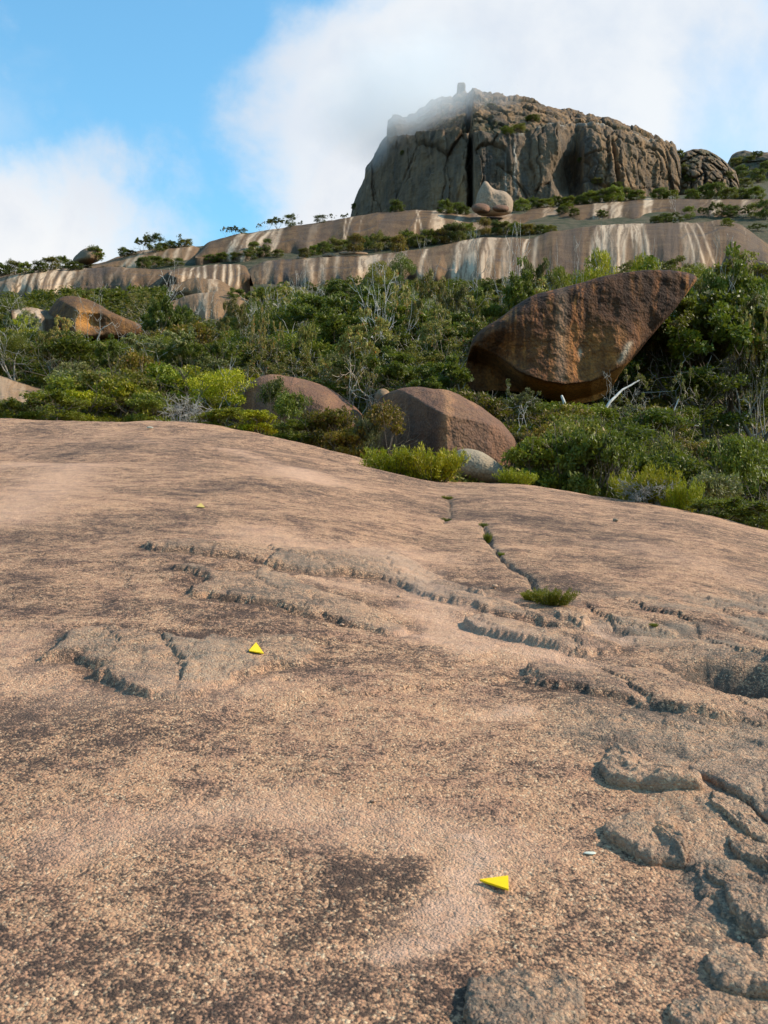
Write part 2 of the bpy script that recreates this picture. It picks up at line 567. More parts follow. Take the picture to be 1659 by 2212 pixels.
def build_slab():
    # rows (distance) and columns (fan) : denser where the photo sees finer
    yb = np.linspace(-30, 2.0, 26)
    pys = np.linspace(2290, 905, 540)
    # distance at which the base plane is met for each photo row, at mid picture
    b = (1106 - pys) / FOC
    te = (math.sin(PITCH) + b * math.cos(PITCH)) / (math.cos(PITCH) - b * math.sin(PITCH))
    Yr = CAMZ / np.maximum(T0 - te, 0.052)
    Yr = np.unique(np.round(Yr, 4))
    Yr = Yr[(Yr > 2.1) & (Yr < 30)]
    yr = np.concatenate([yb, Yr, np.linspace(Yr[-1] + .12, 39, 60), np.linspace(39.5, 62, 24)])
    cc = np.linspace(-0.43, 0.43, 650)
    side = 0.43 + (np.linspace(0, 1, 46)[1:]**2) * 2.6
    c = np.concatenate([-side[::-1], cc, side])
    Yg, Cg = np.meshgrid(yr, c, indexing='ij')
    Wg = np.where(Yg > 0, np.sqrt(Yg**2 + 1.0), np.sqrt(Yg**2 * 0.6 + 1.0))
    Xg = Cg * Wg
    X, Y = Xg.ravel(), Yg.ravel()
    z = slab_base(X, Y)
    p = np.stack([X, Y], -1)
    # --- broad swells and ripples of the slab
    far = sstep(Y, 8, 28)
    z += 0.035 * fbm(p / 1.9, 3, 3) * (0.4 + far * 1.3)
    z += 0.12 * far * fbm(np.stack([X / 7, Y / 3.2], -1), 5, 3)
    z += 0.16 * far * sstep(-X, -6, 6) * np.sin(Y * 1.15 + 1.2 * fbm(p / 5.0, 8, 2) * 2 + X * 0.13) * 0.55
    near = 1 - sstep(Y, 5, 14)
    z += 0.022 * fbm(p / 0.55, 21, 4)
    z += 0.006 * fbm(p / 0.11, 33, 3, 0.6)
    crust = np.zeros_like(z)
    pale = np.zeros_like(z)
    dark = np.zeros_like(z)
    # --- raised sheets: ragged outline, overlapping lobes each lifted on its left edge
    wx = 0.10 * fbm(p / 0.42, 41, 4, 0.6) + 0.04 * fbm(p / 0.11, 43, 3, 0.6)
    wy = 0.13 * fbm(p / 0.42, 57, 4, 0.6) + 0.05 * fbm(p / 0.11, 59, 3, 0.6)
    GD = np.array([-0.9, -0.45])
    GD /= np.linalg.norm(GD)
    lq = np.stack([(X + 1.4 * wx) * 0.8 + 0.10 * (Y + wy), (Y + 1.4 * wy) * 0.30 - 0.22 * X], -1)
    l1, l2, lv, ldx, ldy = worley_tilt(lq / 0.42, 6)
    lobe = (-0.014 * ldx - 0.004 * ldy) + 0.006 * sstep(l2 - l1, 0.0, 0.22) + 0.005 * (lv - .5)
    crease = 1 - sstep(l2 - l1, 0.0, 0.10)
    l1b, l2b, lvb, ldxb, ldyb = worley_tilt(lq / 0.16 + 7, 16)
    lobe_s = (-0.007 * ldxb - 0.002 * ldyb) + 0.004 * sstep(l2b - l1b, 0.0, 0.25)
    for k, (poly, H, cr) in PLATES.items():
        q = chaikin(pxy2xy(poly), 1)
        lo, hi = q.min(0) - 1.2, q.max(0) + 1.2
        ix = np.where((X > lo[0]) & (X < hi[0]) & (Y > lo[1]) & (Y < hi[1]))[0]
        sd = sdf(X[ix] + wx[ix], Y[ix] + wy[ix], q)
        ctr = q.mean(0)
        pr = (p[ix] - ctr) @ GD
        Rr = np.abs((q - ctr) @ GD).max()
        ramp = 0.25 + 0.75 * sstep(pr / Rr, -1.0, 0.25)
        ins_ = sstep(sd, -0.006, 0.022)
        z[ix] += (0.13 * H * ramp + (lobe[ix] + 0.014) * (0.6 + .5 * ramp)) * ins_ + 0.3 * H * sstep(sd, 0, 0.5) * ramp + lobe_s[ix] * 0.8 * ins_
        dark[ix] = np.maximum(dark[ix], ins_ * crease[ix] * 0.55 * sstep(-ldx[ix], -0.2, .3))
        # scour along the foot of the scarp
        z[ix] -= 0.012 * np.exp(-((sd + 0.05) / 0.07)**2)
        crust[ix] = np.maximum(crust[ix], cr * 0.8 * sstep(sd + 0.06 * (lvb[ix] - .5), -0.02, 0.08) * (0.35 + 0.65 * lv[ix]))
        dark[ix] = np.maximum(dark[ix], 0.8 * np.exp(-((sd + 0.06) / 0.08)**2))  # shade at the scarp foot painted into the colour
    U, V = proj(X, Y, z)
    vis = (Y > 1.5)
    ter = sstep(crust, 0.1, 0.7)
    tq = np.stack([X * 0.75 + Y * 0.35, Y * 1.3 - X * .55], -1)
    tn = fbm(tq / 0.75 + 0.25 * np.stack([wx, wy], -1) / .1, 171, 5, 0.55) * 4.5
    tf = tn - np.floor(tn)
    terr = (np.floor(tn) + sstep(tf, 0.0, 0.16))
    z += ter * terr * 0.006
    dark = np.maximum(dark, ter * 0.75 * np.exp(-((tf - .02) / 0.07)**2))
    q2 = fbm(tq / 1.6 + 4, 181, 5, 0.55) * 3.2
    tf2 = q2 - np.floor(q2)
    reg2 = sstep(sdf(U, V, [(120,1330),(330,1160),(900,1180),(1200,1290),(1700,1260),(1900,2300),(1500,2260),(1380,1700),(1100,1560),(500,1540),(60,1500)]), -60, 60) * vis
    z += reg2 * (np.floor(q2) + sstep(tf2, 0.0, 0.14)) * 0.014
    dark = np.maximum(dark, reg2 * .55 * np.exp(-((tf2 - .02) / .05)**2))
    # --- rough ground to the right
    rough = sstep(sdf(U, V, [(1180,1320),(1290,1290),(1500,1278),(1760,1285),(1800,1480),(1480,1435),(1300,1360)]), -40, 40) * vis
    z += rough * (1.5 * lobe + 0.5 * lobe_s)
    dark = np.maximum(dark, rough * crease * .45)
    z += rough * (0.010 * fbm(p / 0.55, 91, 4, 0.6, ridged=True) + 0.010 * fbm(p / .14, 95, 3))
    crust = np.maximum(crust, rough * 0.75 * sstep(fbm(p / .6, 97, 3), -0.3, 0.3))
    rough2 = sstep(sdf(U, V, [(1230,1520),(1500,1540),(1800,1560),(1900,2300),(1560,2230),(1480,1950),(1380,1640),(1180,1600)]), -60, 60) * vis
    z += rough2 * (0.9 * lobe + 0.6 * lobe_s)
    z += rough2 * (0.010 * fbm(p / 0.3, 101, 4, 0.6, ridged=True) + 0.004 * fbm(p / .08, 105, 3))
    crust = np.maximum(crust, rough2 * 0.6)
    # --- deep shadowed hollow at the right edge
    hol = [(1425,1443),(1500,1432),(1610,1452),(1700,1475),(1900,1500),(1900,1580),(1700,1535),(1600,1518),(1500,1490)]
    hq = pxy2xy(hol)
    hs = sdf(X + wx * .5, Y + wy * .5, chaikin(hq, 1))
    z -= 0.30 * sstep(hs, -0.05, 0.34)
    z += 0.14 * np.exp(-((Y - np.interp(X, hq[1:5, 0], hq[1:5, 1]) - 0.25) / 0.32)**2) * (X > hq[1, 0] - .4) * sstep(X, hq[1, 0] - .4, hq[1, 0] + .8)
    dark = np.maximum(dark, 0.5 * sstep(hs, 0, 0.1))  # the hollow's shadow is also painted in as darker colour
    bc = pxy2xy([(1870, 1480)])[0]  # unseen lump past the right edge, added to throw shadow into the hollow
    z += 0.42 * np.exp(-(((X - bc[0]) / 0.30)**2 + ((Y - bc[1]) / 0.42)**2)**1.6) * (1 + .3 * fbm(p / .3, 93, 3)) * (1 + 3 * lobe)
    # --- crack with weeds
    for CR, wd in ((CRACK, 0.011), (CRACK2, 0.019)):
        q = pxy2xy(CR)
        dd = dline(X + wx * .5, Y + wy * .5, q)
        wv = wd * (0.45 + 1.3 * sstep(vnoise(p / 0.45, 5), -0.6, 0.9) + 0.5 * sstep(vnoise(p / .13, 6), 0, .8))
        z -= 0.05 * np.exp(-(dd / wv)**2)
        z -= 0.022 * np.exp(-(dd / 0.10)**2)
        dark = np.maximum(dark, .35 * np.exp(-(dd / .07)**2))
        crust = np.maximum(crust, 0.5 * np.exp(-(dd / (wd * 3.5))**2))
    # --- colour fields: pink worn strips, grey-black lichen patches
    q = pxy2xy(PATH)
    dd = dline(X + wx * 3, Y + wy * 2, q)
    pale = np.maximum(pale, 0.75 * np.exp(-(dd / 0.30)**2))
    for pts, wdt, am in (([(1050,1835),(1075,1895),(1000,1990),(880,2035)], 0.085, 1.0), ([(640,1010),(670,1040)], 0.7, .8),
                         ([(150,1820),(500,1740),(900,1800),(1150,1850)], 0.14, .5), ([(1290,1362),(1340,1385)], 0.14, 1.0),
                         ([(560,1150),(640,1180),(900,1200)], 0.5, .45), ([(0,1010),(170,1000),(60,1080),(0,1120)], 0.6, .6),
                         ([(900,1370),(1010,1405),(1170,1420),(1260,1440)], 0.10, .8), ([(1060,1540),(1100,1535)], 0.10, .8),
                         ([(280,945),(420,960),(600,1000)], 0.4, .4), ([(0,1380),(60,1470),(200,1510),(500,1480)], 0.3, .35),
                         ([(1080,1290),(820,1270),(700,1250)], 0.25, .5), ([(1350,1180),(1600,1250)], 0.5, .25)):
        q = pxy2xy(pts)
        dd = dline(X + wx * 1.2, Y + wy * 1.2, q)
        pale = np.maximum(pale, am * np.exp(-(dd / wdt)**2))
    for poly, am in (([(760,1880),(900,1850),(1010,1870),(980,1960),(880,2010),(700,2000)], .8), ([(60,2020),(330,1990),(330,2212),(200,2280)], .35),
                     ([(230,2060),(420,2000),(480,2240),(280,2260)], .5), ([(1030,1420),(1300,1500),(1420,1620),(1180,1600)], .3),
                     ([(300,1330),(620,1340),(1000,1430),(600,1440)], .35), ([(1100,1080),(1659,1180),(1659,1300),(1200,1280)], .35),
                     ([(700,975),(900,1010),(860,1030),(560,1000)], .4), ([(100,930),(380,945),(300,990),(80,960)], .35),
                     ([(0,1240),(260,1240),(330,1330),(0,1330)], .35)):
        q = pxy2xy(poly)
        sd = sdf(X + wx * 1.5, Y + wy * 1.5, q)
        sc = np.sqrt(np.ptp(q[:, 0]) * np.ptp(q[:, 1])) * 0.25
        dark = np.maximum(dark, am * sstep(sd, -sc, sc))
    return X, Y, z, crust, pale, dark, len(yr), len(c)


X, Y, Z, crust, pale, dark, nr, nc = build_slab()
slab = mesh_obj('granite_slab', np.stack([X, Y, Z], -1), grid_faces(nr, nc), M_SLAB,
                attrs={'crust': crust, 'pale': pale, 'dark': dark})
tag(slab, 'wide sloping pinkish brown granite slab in the foreground', kind='structure')
SLAB_ROWS = Y.reshape(nr, nc)[:, 0]


def bvh_of(*obs):
    V, F, n = [], [], 0
    for o in obs:
        me = o.data
        v = np.empty(len(me.vertices) * 3)
        me.vertices.foreach_get('co', v)
        v = v.reshape(-1, 3) + np.array(o.location)
        k = me.polygons[0].loop_total
        f = np.empty(len(me.loops), np.int32)
        me.loops.foreach_get('vertex_index', f)
        f = f.reshape(-1, k) + n
        V.append(v); F.append(f); n += len(v)
    V = np.vstack(V)
    F = [tuple(r) for a in F for r in a.tolist()]
    return BVHTree.FromPolygons(V.tolist(), F)


# ------------------------------------------------------------------ rocks lying on / rising from the slab
def slab_z_at(q):
    """height of the built slab under XY points, from the dense grid"""
    Xg, Yg, Zg = X.reshape(nr, nc), Y.reshape(nr, nc), Z.reshape(nr, nc)
    out = []
    rows = Yg[:, 0]
    for x, y in q:
        j = int(np.clip(np.searchsorted(rows, y), 1, nr - 1))
        i = int(np.clip(np.searchsorted(Xg[j], x), 1, nc - 1))
        out.append(Zg[j, i])
    return np.array(out)


def rock_plate(poly, H, seed, tilt=(0, 0)):
    q = chaikin(pxy2xy(poly), 2)
    # even resample of the outline with a ragged edge
    L = np.r_[0, np.cumsum(np.hypot(*(np.roll(q, -1, 0) - q).T))]
    n = 150
    t = np.linspace(0, L[-1], n, endpoint=False)
    qq = np.vstack([q, q[:1]])
    o = np.stack([np.interp(t, L, qq[:, 0]), np.interp(t, L, qq[:, 1])], -1)
    size = math.sqrt(abs(np.ptp(o[:, 0]) * np.ptp(o[:, 1])))
    c = o.mean(0)
    rad = o - c
    o = c + rad * (1 + 0.10 * fbm(o / (0.18 * size), seed, 4, 0.6))[:, None]
    rings = []
    zs = slab_z_at(o)
    zc = float(slab_z_at([c])[0])
    ss = np.concatenate([np.linspace(0.0, 0.9, 30), [0.94, 0.97, 0.99, 1.0, 0.995, 0.97, 0.93]])
    hh = np.concatenate([np.ones(30), [0.93, 0.8, 0.6, 0.36, 0.1, -0.25, -0.6]])
    V = []
    GDv = np.array([-0.5, -0.85])
    for s, h in zip(ss, hh):
        xy = c + (o - c) * s
        zb = zc + (zs - zc) * s
        pr = ((xy - c) @ GDv) / (size * 0.5)
        ramp = 0.55 + 0.45 * np.clip(pr * 0.8 + 0.4, -0.9, 1)
        lift = 0.52 * H * h * ramp * (0.72 + 0.28 * (1 - min(s, 1)**2)) if h > 0 else H * h
        lump = 0.16 * H * fbm(xy / (0.30 * size), seed + 5, 4, 0.6) + 0.12 * H * fbm(xy / (0.09 * size), seed + 9, 3, .6)
        V.append(np.column_stack([xy, zb + lift + lump * (1 if h > 0 else 0.2)]))
    V = np.vstack(V)
    V[:, :2] += 0.012 * np.stack([fbm(V[:, :2] / 0.08, seed + 1, 2), fbm(V[:, :2] / 0.08, seed + 2, 2)], -1)
    f = grid_faces(len(ss), n, True)
    ob = mesh_obj('rock_plate', V, f, M_SLAB, parent=slab, attrs={'crust': np.full(len(V), 0.55), 'pale': 0.15 + 0 * V[:, 0], 'dark': 0 * V[:, 0]})
    return ob


def z6(pts):
    return [(864 + x * .4792, 1584 + y * .4792) for x, y in pts]


rp = []
rp.append(rock_plate(z6([(900,150),(930,90),(990,62),(1060,90),(1120,140),(1220,190),(1330,240),(1385,290),(1290,302),(1180,282),(1050,262),(980,250),(910,215)]), 0.12, 11))
rp[-1]['label'] = 'raised grey lump of rock with a dark shadow on its left'
rp.append(rock_plate(z6([(920,440),(980,400),(1060,375),(1150,350),(1230,390),(1250,440),(1240,500),(1290,560),(1290,610),(1240,600),(1180,600),(1120,590),(1000,530),(940,490)]), 0.095, 12))
rp.append(rock_plate(z6([(1365,665),(1410,635),(1470,665),(1530,700),(1600,720),(1590,745),(1500,735),(1420,700)]), 0.05, 13))
rp.append(rock_plate(z6([(1450,750),(1520,710),(1659,725),(1850,760),(1850,960),(1659,960),(1560,915),(1490,850)]), 0.085, 14))
rp.append(rock_plate(z6([(1375,1100),(1420,1010),(1520,980),(1700,970),(1900,1000),(1850,1240),(1650,1240),(1440,1195),(1385,1150)]), 0.08, 15))
rp.append(rock_plate(z6([(1190,1250),(1290,1230),(1340,1245),(1420,1200),(1500,1240),(1490,1310),(1450,1400),(1230,1400)]), 0.045, 16))
rp.append(rock_plate(z6([(280,1240),(310,1180),(400,1110),(500,1100),(580,1112),(640,1088),(740,1095),(810,1140),(850,1210),(850,1400),(300,1420)]), 0.085, 17))
rp[-1]['label'] = 'broad rounded grey rock plate at the bottom edge'
rp.append(rock_plate(z6([(1470,490),(1550,488),(1659,560),(1800,640),(1780,700),(1620,640),(1540,590),(1480,540)]), 0.07, 18))
rp.append(rock_plate(z6([(1290,190),(1400,130),(1560,110),(1800,90),(1850,480),(1640,430),(1560,360),(1440,270)]), 0.085, 19))
rp.append(rock_plate(z6([(1385,300),(1460,305),(1560,360),(1640,440),(1700,520),(1600,530),(1500,430),(1410,370)]), 0.05, 20))

# small loose stones and crumbs lying on the slab: (photo x, y, size in photo px, seed, colour)
def pebble(px, py, wpx, mat, name, label, cat, seed, flat=0.5, hgt=None):
    q = pxy2xy([(px, py)])[0]
    zz = float(slab_z_at([q])[0])
    r = wpx / FOC * q[1] * 0.5
    nu, nv = 14, 9
    V = []
    for j in range(nv):
        th = math.pi * j / (nv - 1)
        for i in range(nu):
            ph = 2 * math.pi * i / nu
            V.append((math.sin(th) * math.cos(ph), math.sin(th) * math.sin(ph) * 0.75, math.cos(th) * flat))
    V = np.array(V)
    V = V * (1 + 0.28 * fbm(V * 1.3 + seed, seed, 3))[:, None] * r
    V[:, 2] += r * flat * 0.55
    o = mesh_obj(name, V, grid_faces(nv, nu, True), mat, smooth=seed % 2 == 0,
                 attrs={'crust': 0.3 + 0 * V[:, 0], 'pale': 0.9 + 0 * V[:, 0], 'dark': 0 * V[:, 0], 'orange': 0 * V[:, 0]})
    o.location = (q[0], q[1], zz)
    return tag(o, label, cat)


M_WHITE, _g = new_mat('white_chip')
finish(M_WHITE, _g, _g.mix(_g.noise(_g.n('ShaderNodeTexCoord').outputs['Object'], 60, 3), (0.45, 0.46, 0.38), (0.60, 0.60, 0.50)), 0.7)
pebble(1275, 1842, 27, M_WHITE, 'quartz_chip', 'small pale chip lying left of a raised grey rock', 'stone', 2, 0.12)
pebble(324, 931, 15, M_WHITE, 'quartz_chip', 'bright white chip on the slab crest near the bushes', 'stone', 4, 0.3)
pebble(738, 1351, 12, M_SLAB, 'pebble', 'lone pale pebble below the middle rock sheet', 'stone', 6, 0.5)
pebble(1069, 1268, 13, M_SLAB, 'pebble', 'pebble sitting on the upper rock sheet left of the tuft', 'stone', 8, 0.6)
pebble(1330, 1127, 12, M_B_BIG, 'pebble', 'small dark stone alone on the bare far slab', 'stone', 10, 0.7)
pebble(720, 1922, 16, M_SLAB, 'pebble', 'pale feldspar pebble left of the arrow marker', 'stone', 12, 0.4)
pebble(862, 1268 + 20, 11, M_SLAB, 'pebble', 'tiny loose stone under the edge of the upper sheet', 'stone', 14, 0.6)
pebble(1372, 1452, 11, M_SLAB, 'pebble', 'tiny stone by the rim of the shadowed hollow', 'stone', 16, 0.5)
pebble(806, 1733, 13, M_SLAB, 'pebble', 'small pebble in the middle of the speckled slab', 'stone', 18, 0.4)

# yellow trail markers screwed to the slab
M_YEL, _g = new_mat('yellow_marker')
_n = _g.noise(_g.n('ShaderNodeTexCoord').outputs['Object'], 45, 5, 0.7)
finish(M_YEL, _g, _g.mix(_g.ramp(_n, 0.45, 0.75, 0, 0.5), (0.78, 0.50, 0.006), (0.60, 0.36, 0.012)), 0.4)


M_YEL2, _g = new_mat('faded_yellow_marker')
finish(M_YEL2, _g, (0.50, 0.36, 0.10, 1), 0.7)


def marker(pts, label, lift=0.014, mat=None):
    q = pxy2xy(pts)
    zz = slab_z_at(q) + lift
    c = np.array([q[:, 0].mean(), q[:, 1].mean(), zz.mean()])
    top = np.column_stack([q, zz]) - c
    # slightly rounded corners, 4 mm thick
    r = chaikin(top[:, :2], 0)
    pts3 = []
    for i in range(3):
        a, b_, d_ = top[i - 1], top[i], top[(i + 1) % 3]
        for t in (0.06, 0.02):
            pts3.append(b_ + (a - b_) * t)
        for t in (0.02, 0.06):
            pts3.append(b_ + (d_ - b_) * t)
    pts3 = np.array(pts3)
    n = len(pts3)
    low = pts3 - np.array([0, 0, 0.006])
    V = np.vstack([pts3, low])
    me = bpy.data.meshes.new('trail_marker')
    F = [tuple(range(n)), tuple(range(2 * n - 1, n - 1, -1))] + [(i, i + n, (i + 1) % n + n, (i + 1) % n) for i in range(n)]
    me.from_pydata([tuple(v) for v in V], [], F)
    me.materials.append(mat or M_YEL)
    o = bpy.data.objects.new('trail_marker', me)
    COL.objects.link(o)
    o.location = tuple(c)
    import bmesh
    bm = bmesh.new(); bm.from_mesh(me); bmesh.ops.recalc_face_normals(bm, faces=bm.faces); bm.to_mesh(me); bm.free()
    tag(o, label, 'trail marker', 'yellow triangular trail markers')
    return o


marker([(1035, 1914), (1098, 1903), (1099, 1935)], 'nearest yellow triangle marker, pointing left, on the slab')
marker([(553, 1401), (537, 1424), (570, 1425)], 'yellow triangle marker pointing uphill on a grey rock sheet')
marker([(434, 1089), (424, 1099), (443, 1100)], 'tiny faded yellow triangle marker farthest up the slab', mat=M_YEL2)

# ------------------------------------------------------------------ hillside terrain
HY = np.array([10, 20, 30, 36, 45, 52, 60, 75, 90, 110, 130, 155, 180, 210, 240, 280, 320, 400, 500, 700])
HT = {   # ground height in the photo (row) seen at each distance, per photo column
 -1200: [1500,1200,1020,985,955,930,905,860,820,780,745,715,690,670,655,640,635,640,655,690],
 -300:  [1500,1200,1020,985,955,925,895,845,800,745,700,660,635,622,615,605,602,610,630,660],
 0:     [1500,1200,1020,985,950,915,885,835,790,735,692,650,628,612,600,592,598,615,640,670],
 200:   [1500,1200,1020,985,945,912,882,830,785,730,690,650,625,605,588,570,572,590,620,650],
 400:   [1500,1200,1020,985,945,910,880,825,782,728,690,650,625,590,556,532,535,550,590,620],
 600:   [1500,1220,1040,995,950,915,885,825,782,728,690,650,622,575,535,498,500,520,550,600],
 800:   [1500,1240,1060,1005,955,915,885,825,780,728,690,650,620,572,528,485,468,480,500,600],
 1000:  [1500,1260,1080,1015,945,885,862,822,780,728,690,650,618,562,515,470,450,450,470,600],
 1200:  [1500,1280,1100,1030,950,868,845,815,775,728,690,645,612,552,505,455,437,437,450,560],
 1400:  [1500,1300,1130,1060,975,890,865,815,775,728,690,640,600,540,495,447,425,425,430,480],
 1659:  [1500,1340,1190,1110,1020,955,905,820,775,728,690,640,600,545,495,445,420,410,370,340],
 1900:  [1500,1400,1230,1150,1050,980,925,835,780,728,690,640,600,550,500,450,420,405,360,330],
 2800:  [1500,1500,1330,1230,1100,1010,940,845,790,730,690,640,600,550,510,470,440,420,370,340],
}
_hk = np.array(sorted(HT))
_ht = np.array([HT[k] for k in _hk], float)


def hill_z(X, Y):
    X = np.asarray(X, float); Y = np.asarray(Y, float)
    px = np.clip(829.5 + X / Y * FOC, _hk[0], _hk[-1])
    ly = np.interp(np.log(Y), np.log(HY), np.arange(len(HY)))
    j = np.clip(ly.astype(int), 0, len(HY) - 2)
    fy = ly - j
    # smooth across columns for both rows
    k = np.clip(np.searchsorted(_hk, px) - 1, 0, len(_hk) - 2)
    t = (px - _hk[k]) / (_hk[k + 1] - _hk[k])
    t = t * t * (3 - 2 * t)
    py = ((_ht[k, j] * (1 - t) + _ht[k + 1, j] * t) * (1 - fy) + (_ht[k, j + 1] * (1 - t) + _ht[k + 1, j + 1] * t) * fy)
    b = (1106 - py) / FOC
    te = (math.sin(PITCH) + b * math.cos(PITCH)) / (math.cos(PITCH) - b * math.sin(PITCH))
    return CAMZ + te * Y


hy = np.exp(np.linspace(math.log(11), math.log(690), 210))
hs = np.concatenate([-np.linspace(1.6, 0.5, 14)[:-1], np.linspace(-0.5, 0.5, 170), np.linspace(0.5, 1.6, 14)[1:]])
Yg, Sg = np.meshgrid(hy, hs, indexing='ij')
hX, hYv = (Yg * Sg).ravel(), Yg.ravel()
hz = hill_z(hX, hYv)
hz += sstep(hYv, 35, 120) * (1 - .6 * sstep(hYv, 130, 150)) * 1.2 * fbm(np.stack([hX, hYv], -1) / 22, 12, 3) + 0.25 * fbm(np.stack([hX, hYv], -1) / 3.5, 14, 3)
hill = mesh_obj('hillside', np.stack([hX, hYv, hz], -1), grid_faces(len(hy), len(hs)), M_SOIL)
tag(hill, 'steep bushy hillside rising behind the slab', kind='structure')

# far ground, out to the horizon
n = 96
ang = np.linspace(0, 2 * math.pi, n, endpoint=False)
gv = [(0.0, 0.0, -38.0)]
V = []
for r in (1, 200, 700, 2500, 9000):
    for a in ang:
        V.append((r * math.cos(a), r * math.sin(a), -38 - (0.0 if r < 800 else 0)))
ground = mesh_obj('ground', V, grid_faces(5, n, True), M_SOIL)
tag(ground, 'low ground far below the slab', kind='structure')


# ------------------------------------------------------------------ rock ledges (long washed bands)
def z1(pts): return [(720 + x * .566, 144 + y * .566) for x, y in pts]
def z2(pts): return [(x * .5208, 432 + y * .5208) for x, y in pts]


def ledge(name, top, bot, Yb, Yt, streaks, seed, label, nu=420, nv=54, warm=0.2, stripe=0.5, dirty=0.4, rough=0.5, slant=0.0, sf=7.0, dk=0.3, col_pale=0.0, curve=1.0):
    top = np.array(top, float); bot = np.array(bot, float)
    x0, x1 = max(top[0, 0], bot[0, 0]), min(top[-1, 0], bot[-1, 0])
    x0, x1 = min(top[0, 0], bot[0, 0]), max(top[-1, 0], bot[-1, 0])
    u = np.linspace(x0, x1, nu)
    ty = np.interp(u, top[:, 0], top[:, 1])
    by = np.interp(u, bot[:, 0], bot[:, 1])
    ker = np.ones(9) / 9
    ty = np.convolve(np.pad(ty, 4, 'edge'), ker, 'valid')
    by = np.convolve(np.pad(by, 4, 'edge'), ker, 'valid')
    ty = ty + 3.2 * fbm(np.stack([u / 42, 0 * u], -1), seed + 61, 5, 0.55)
    by = np.maximum(by, ty + 2)
    tt = np.concatenate([[-0.25, -0.12], np.linspace(0, 1, nv), 1 + np.linspace(0.04, 0.6, 10)])
    U, T = np.meshgrid(u, tt)
    TY = np.broadcast_to(ty, U.shape); BY = np.broadcast_to(by, U.shape)
    Tc = np.clip(T, 0, 1)
    fy = np.sin(Tc * math.pi / 2) ** curve
    fd = 1 - np.cos(Tc * math.pi / 2)
    py = BY + (TY - BY) * fy
    YB = Yb(U) if callable(Yb) else Yb
    YT = Yt(U) if callable(Yt) else Yt
    # plan undulation: buttresses and recesses
    und = fbm(np.stack([U / 75, 0 * U + seed], -1), seed, 3) * 14.0 * rough
    D = YB + (YT - YB) * fd + und * (1 - Tc)
    D = D + 1.7 * rough * fbm(np.stack([U / 24, T * 1.4], -1), seed + 3, 4)
    D = D + 0.35 * rough * fbm(np.stack([U / 6, T * 5], -1), seed + 4, 3)
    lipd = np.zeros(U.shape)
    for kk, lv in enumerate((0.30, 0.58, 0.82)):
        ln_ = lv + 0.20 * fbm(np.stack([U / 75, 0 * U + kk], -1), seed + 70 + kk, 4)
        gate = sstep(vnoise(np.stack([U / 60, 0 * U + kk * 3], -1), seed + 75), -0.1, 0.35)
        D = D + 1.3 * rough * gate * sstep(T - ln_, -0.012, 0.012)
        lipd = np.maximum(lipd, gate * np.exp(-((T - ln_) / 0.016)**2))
    V = Pn(U, py, D)
    # undercut foot and shoulders behind the crest
    dn = T < 0
    V[..., 2] = np.where(dn, V[..., 2] + T * 22, V[..., 2])
    V[..., 1] = np.where(dn, V[..., 1] + 1.2, V[..., 1])
    bk = T > 1
    V[..., 1] = np.where(bk, V[..., 1] + (T - 1) * 60, V[..., 1])
    V[..., 2] = np.where(bk, V[..., 2] - (T - 1)**2 * 40 - (T - 1) * 2, V[..., 2])
    # stains, plus a darker foot and dark lip lines
    W = V.reshape(-1, 3)
    Uf, Tf = U.ravel(), T.ravel()
    us = Uf + slant * (1 - Tf) * 40
    pale = np.zeros(len(W)); dark = np.zeros(len(W)); wm = np.full(len(W), warm)
    us = us + 13 * fbm(np.stack([Uf / 24, Tf * 2.4], -1), seed + 15, 4) 
    w1 = fbm(np.stack([us / 10 * sf / 7, Tf * 0.7], -1), seed + 9, 4, 0.6)
    w2 = fbm(np.stack([us / 4.5 * sf / 7, Tf * 0.9], -1), seed + 10, 3, 0.6)
    wand = 4.5 * fbm(np.stack([us / 30, Tf * 2.6], -1), seed + 11, 3)
    pale = 0.7 * stripe * sstep(0.6 * w1 + 0.4 * w2, 0.16, 0.5) * sstep(fbm(np.stack([us / 55, Tf * 0.8], -1), seed + 19, 3), -0.25, 0.3)
    dark = dk * sstep(-0.6 * w1 + 0.5 * fbm(np.stack([us / 13, Tf * 0.6], -1), seed + 12, 3), 0.0, 0.4)
    for (xt, xb, wd, am, kind) in streaks:
        c = xb + (xt - xb) * Tf + wand * min(1, 8.0 / wd) * .9
        d = np.abs(Uf - c)
        e = np.exp(-(d / (wd * (0.75 + 0.3 * w1)))**2 * 1.2) if wd < 9 else sstep(wd + w1 * 5 - d, -3, 4)
        e = e * sstep(1.02 - Tf, 0.0, 0.10 + 0.45 * _h(int(xt), 3, 5, seed)) if False else e * (0.45 + 0.55 * sstep(fbm(np.stack([us / 9, Tf * 3.0], -1), seed + 25, 4), -0.35, 0.1))
        brk = sstep(w2 + 0.35 * w1, -0.5, 0.12) if wd >= 9 else 1.0
        if kind == 'p':
            pale = np.maximum(pale, am * e * (0.25 + 0.75 * brk)); dark = dark * (1 - 0.8 * e * (0.2 + .8 * brk))
        elif kind == 'd':
            dark = np.maximum(dark, am * e); pale = pale * (1 - e * am)
        else:
            wm = np.maximum(wm, am * e)
    dark = np.maximum(dark, 0.75 * sstep(-Tf, -0.04, 0.02))  # darker along the undercut foot
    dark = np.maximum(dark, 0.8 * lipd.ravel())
    f = grid_faces(len(tt), nu)
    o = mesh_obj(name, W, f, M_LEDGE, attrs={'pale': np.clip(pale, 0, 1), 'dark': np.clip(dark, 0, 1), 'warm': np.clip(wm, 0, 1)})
    tag(o, label, kind='structure')
    return o


LEDGES = []
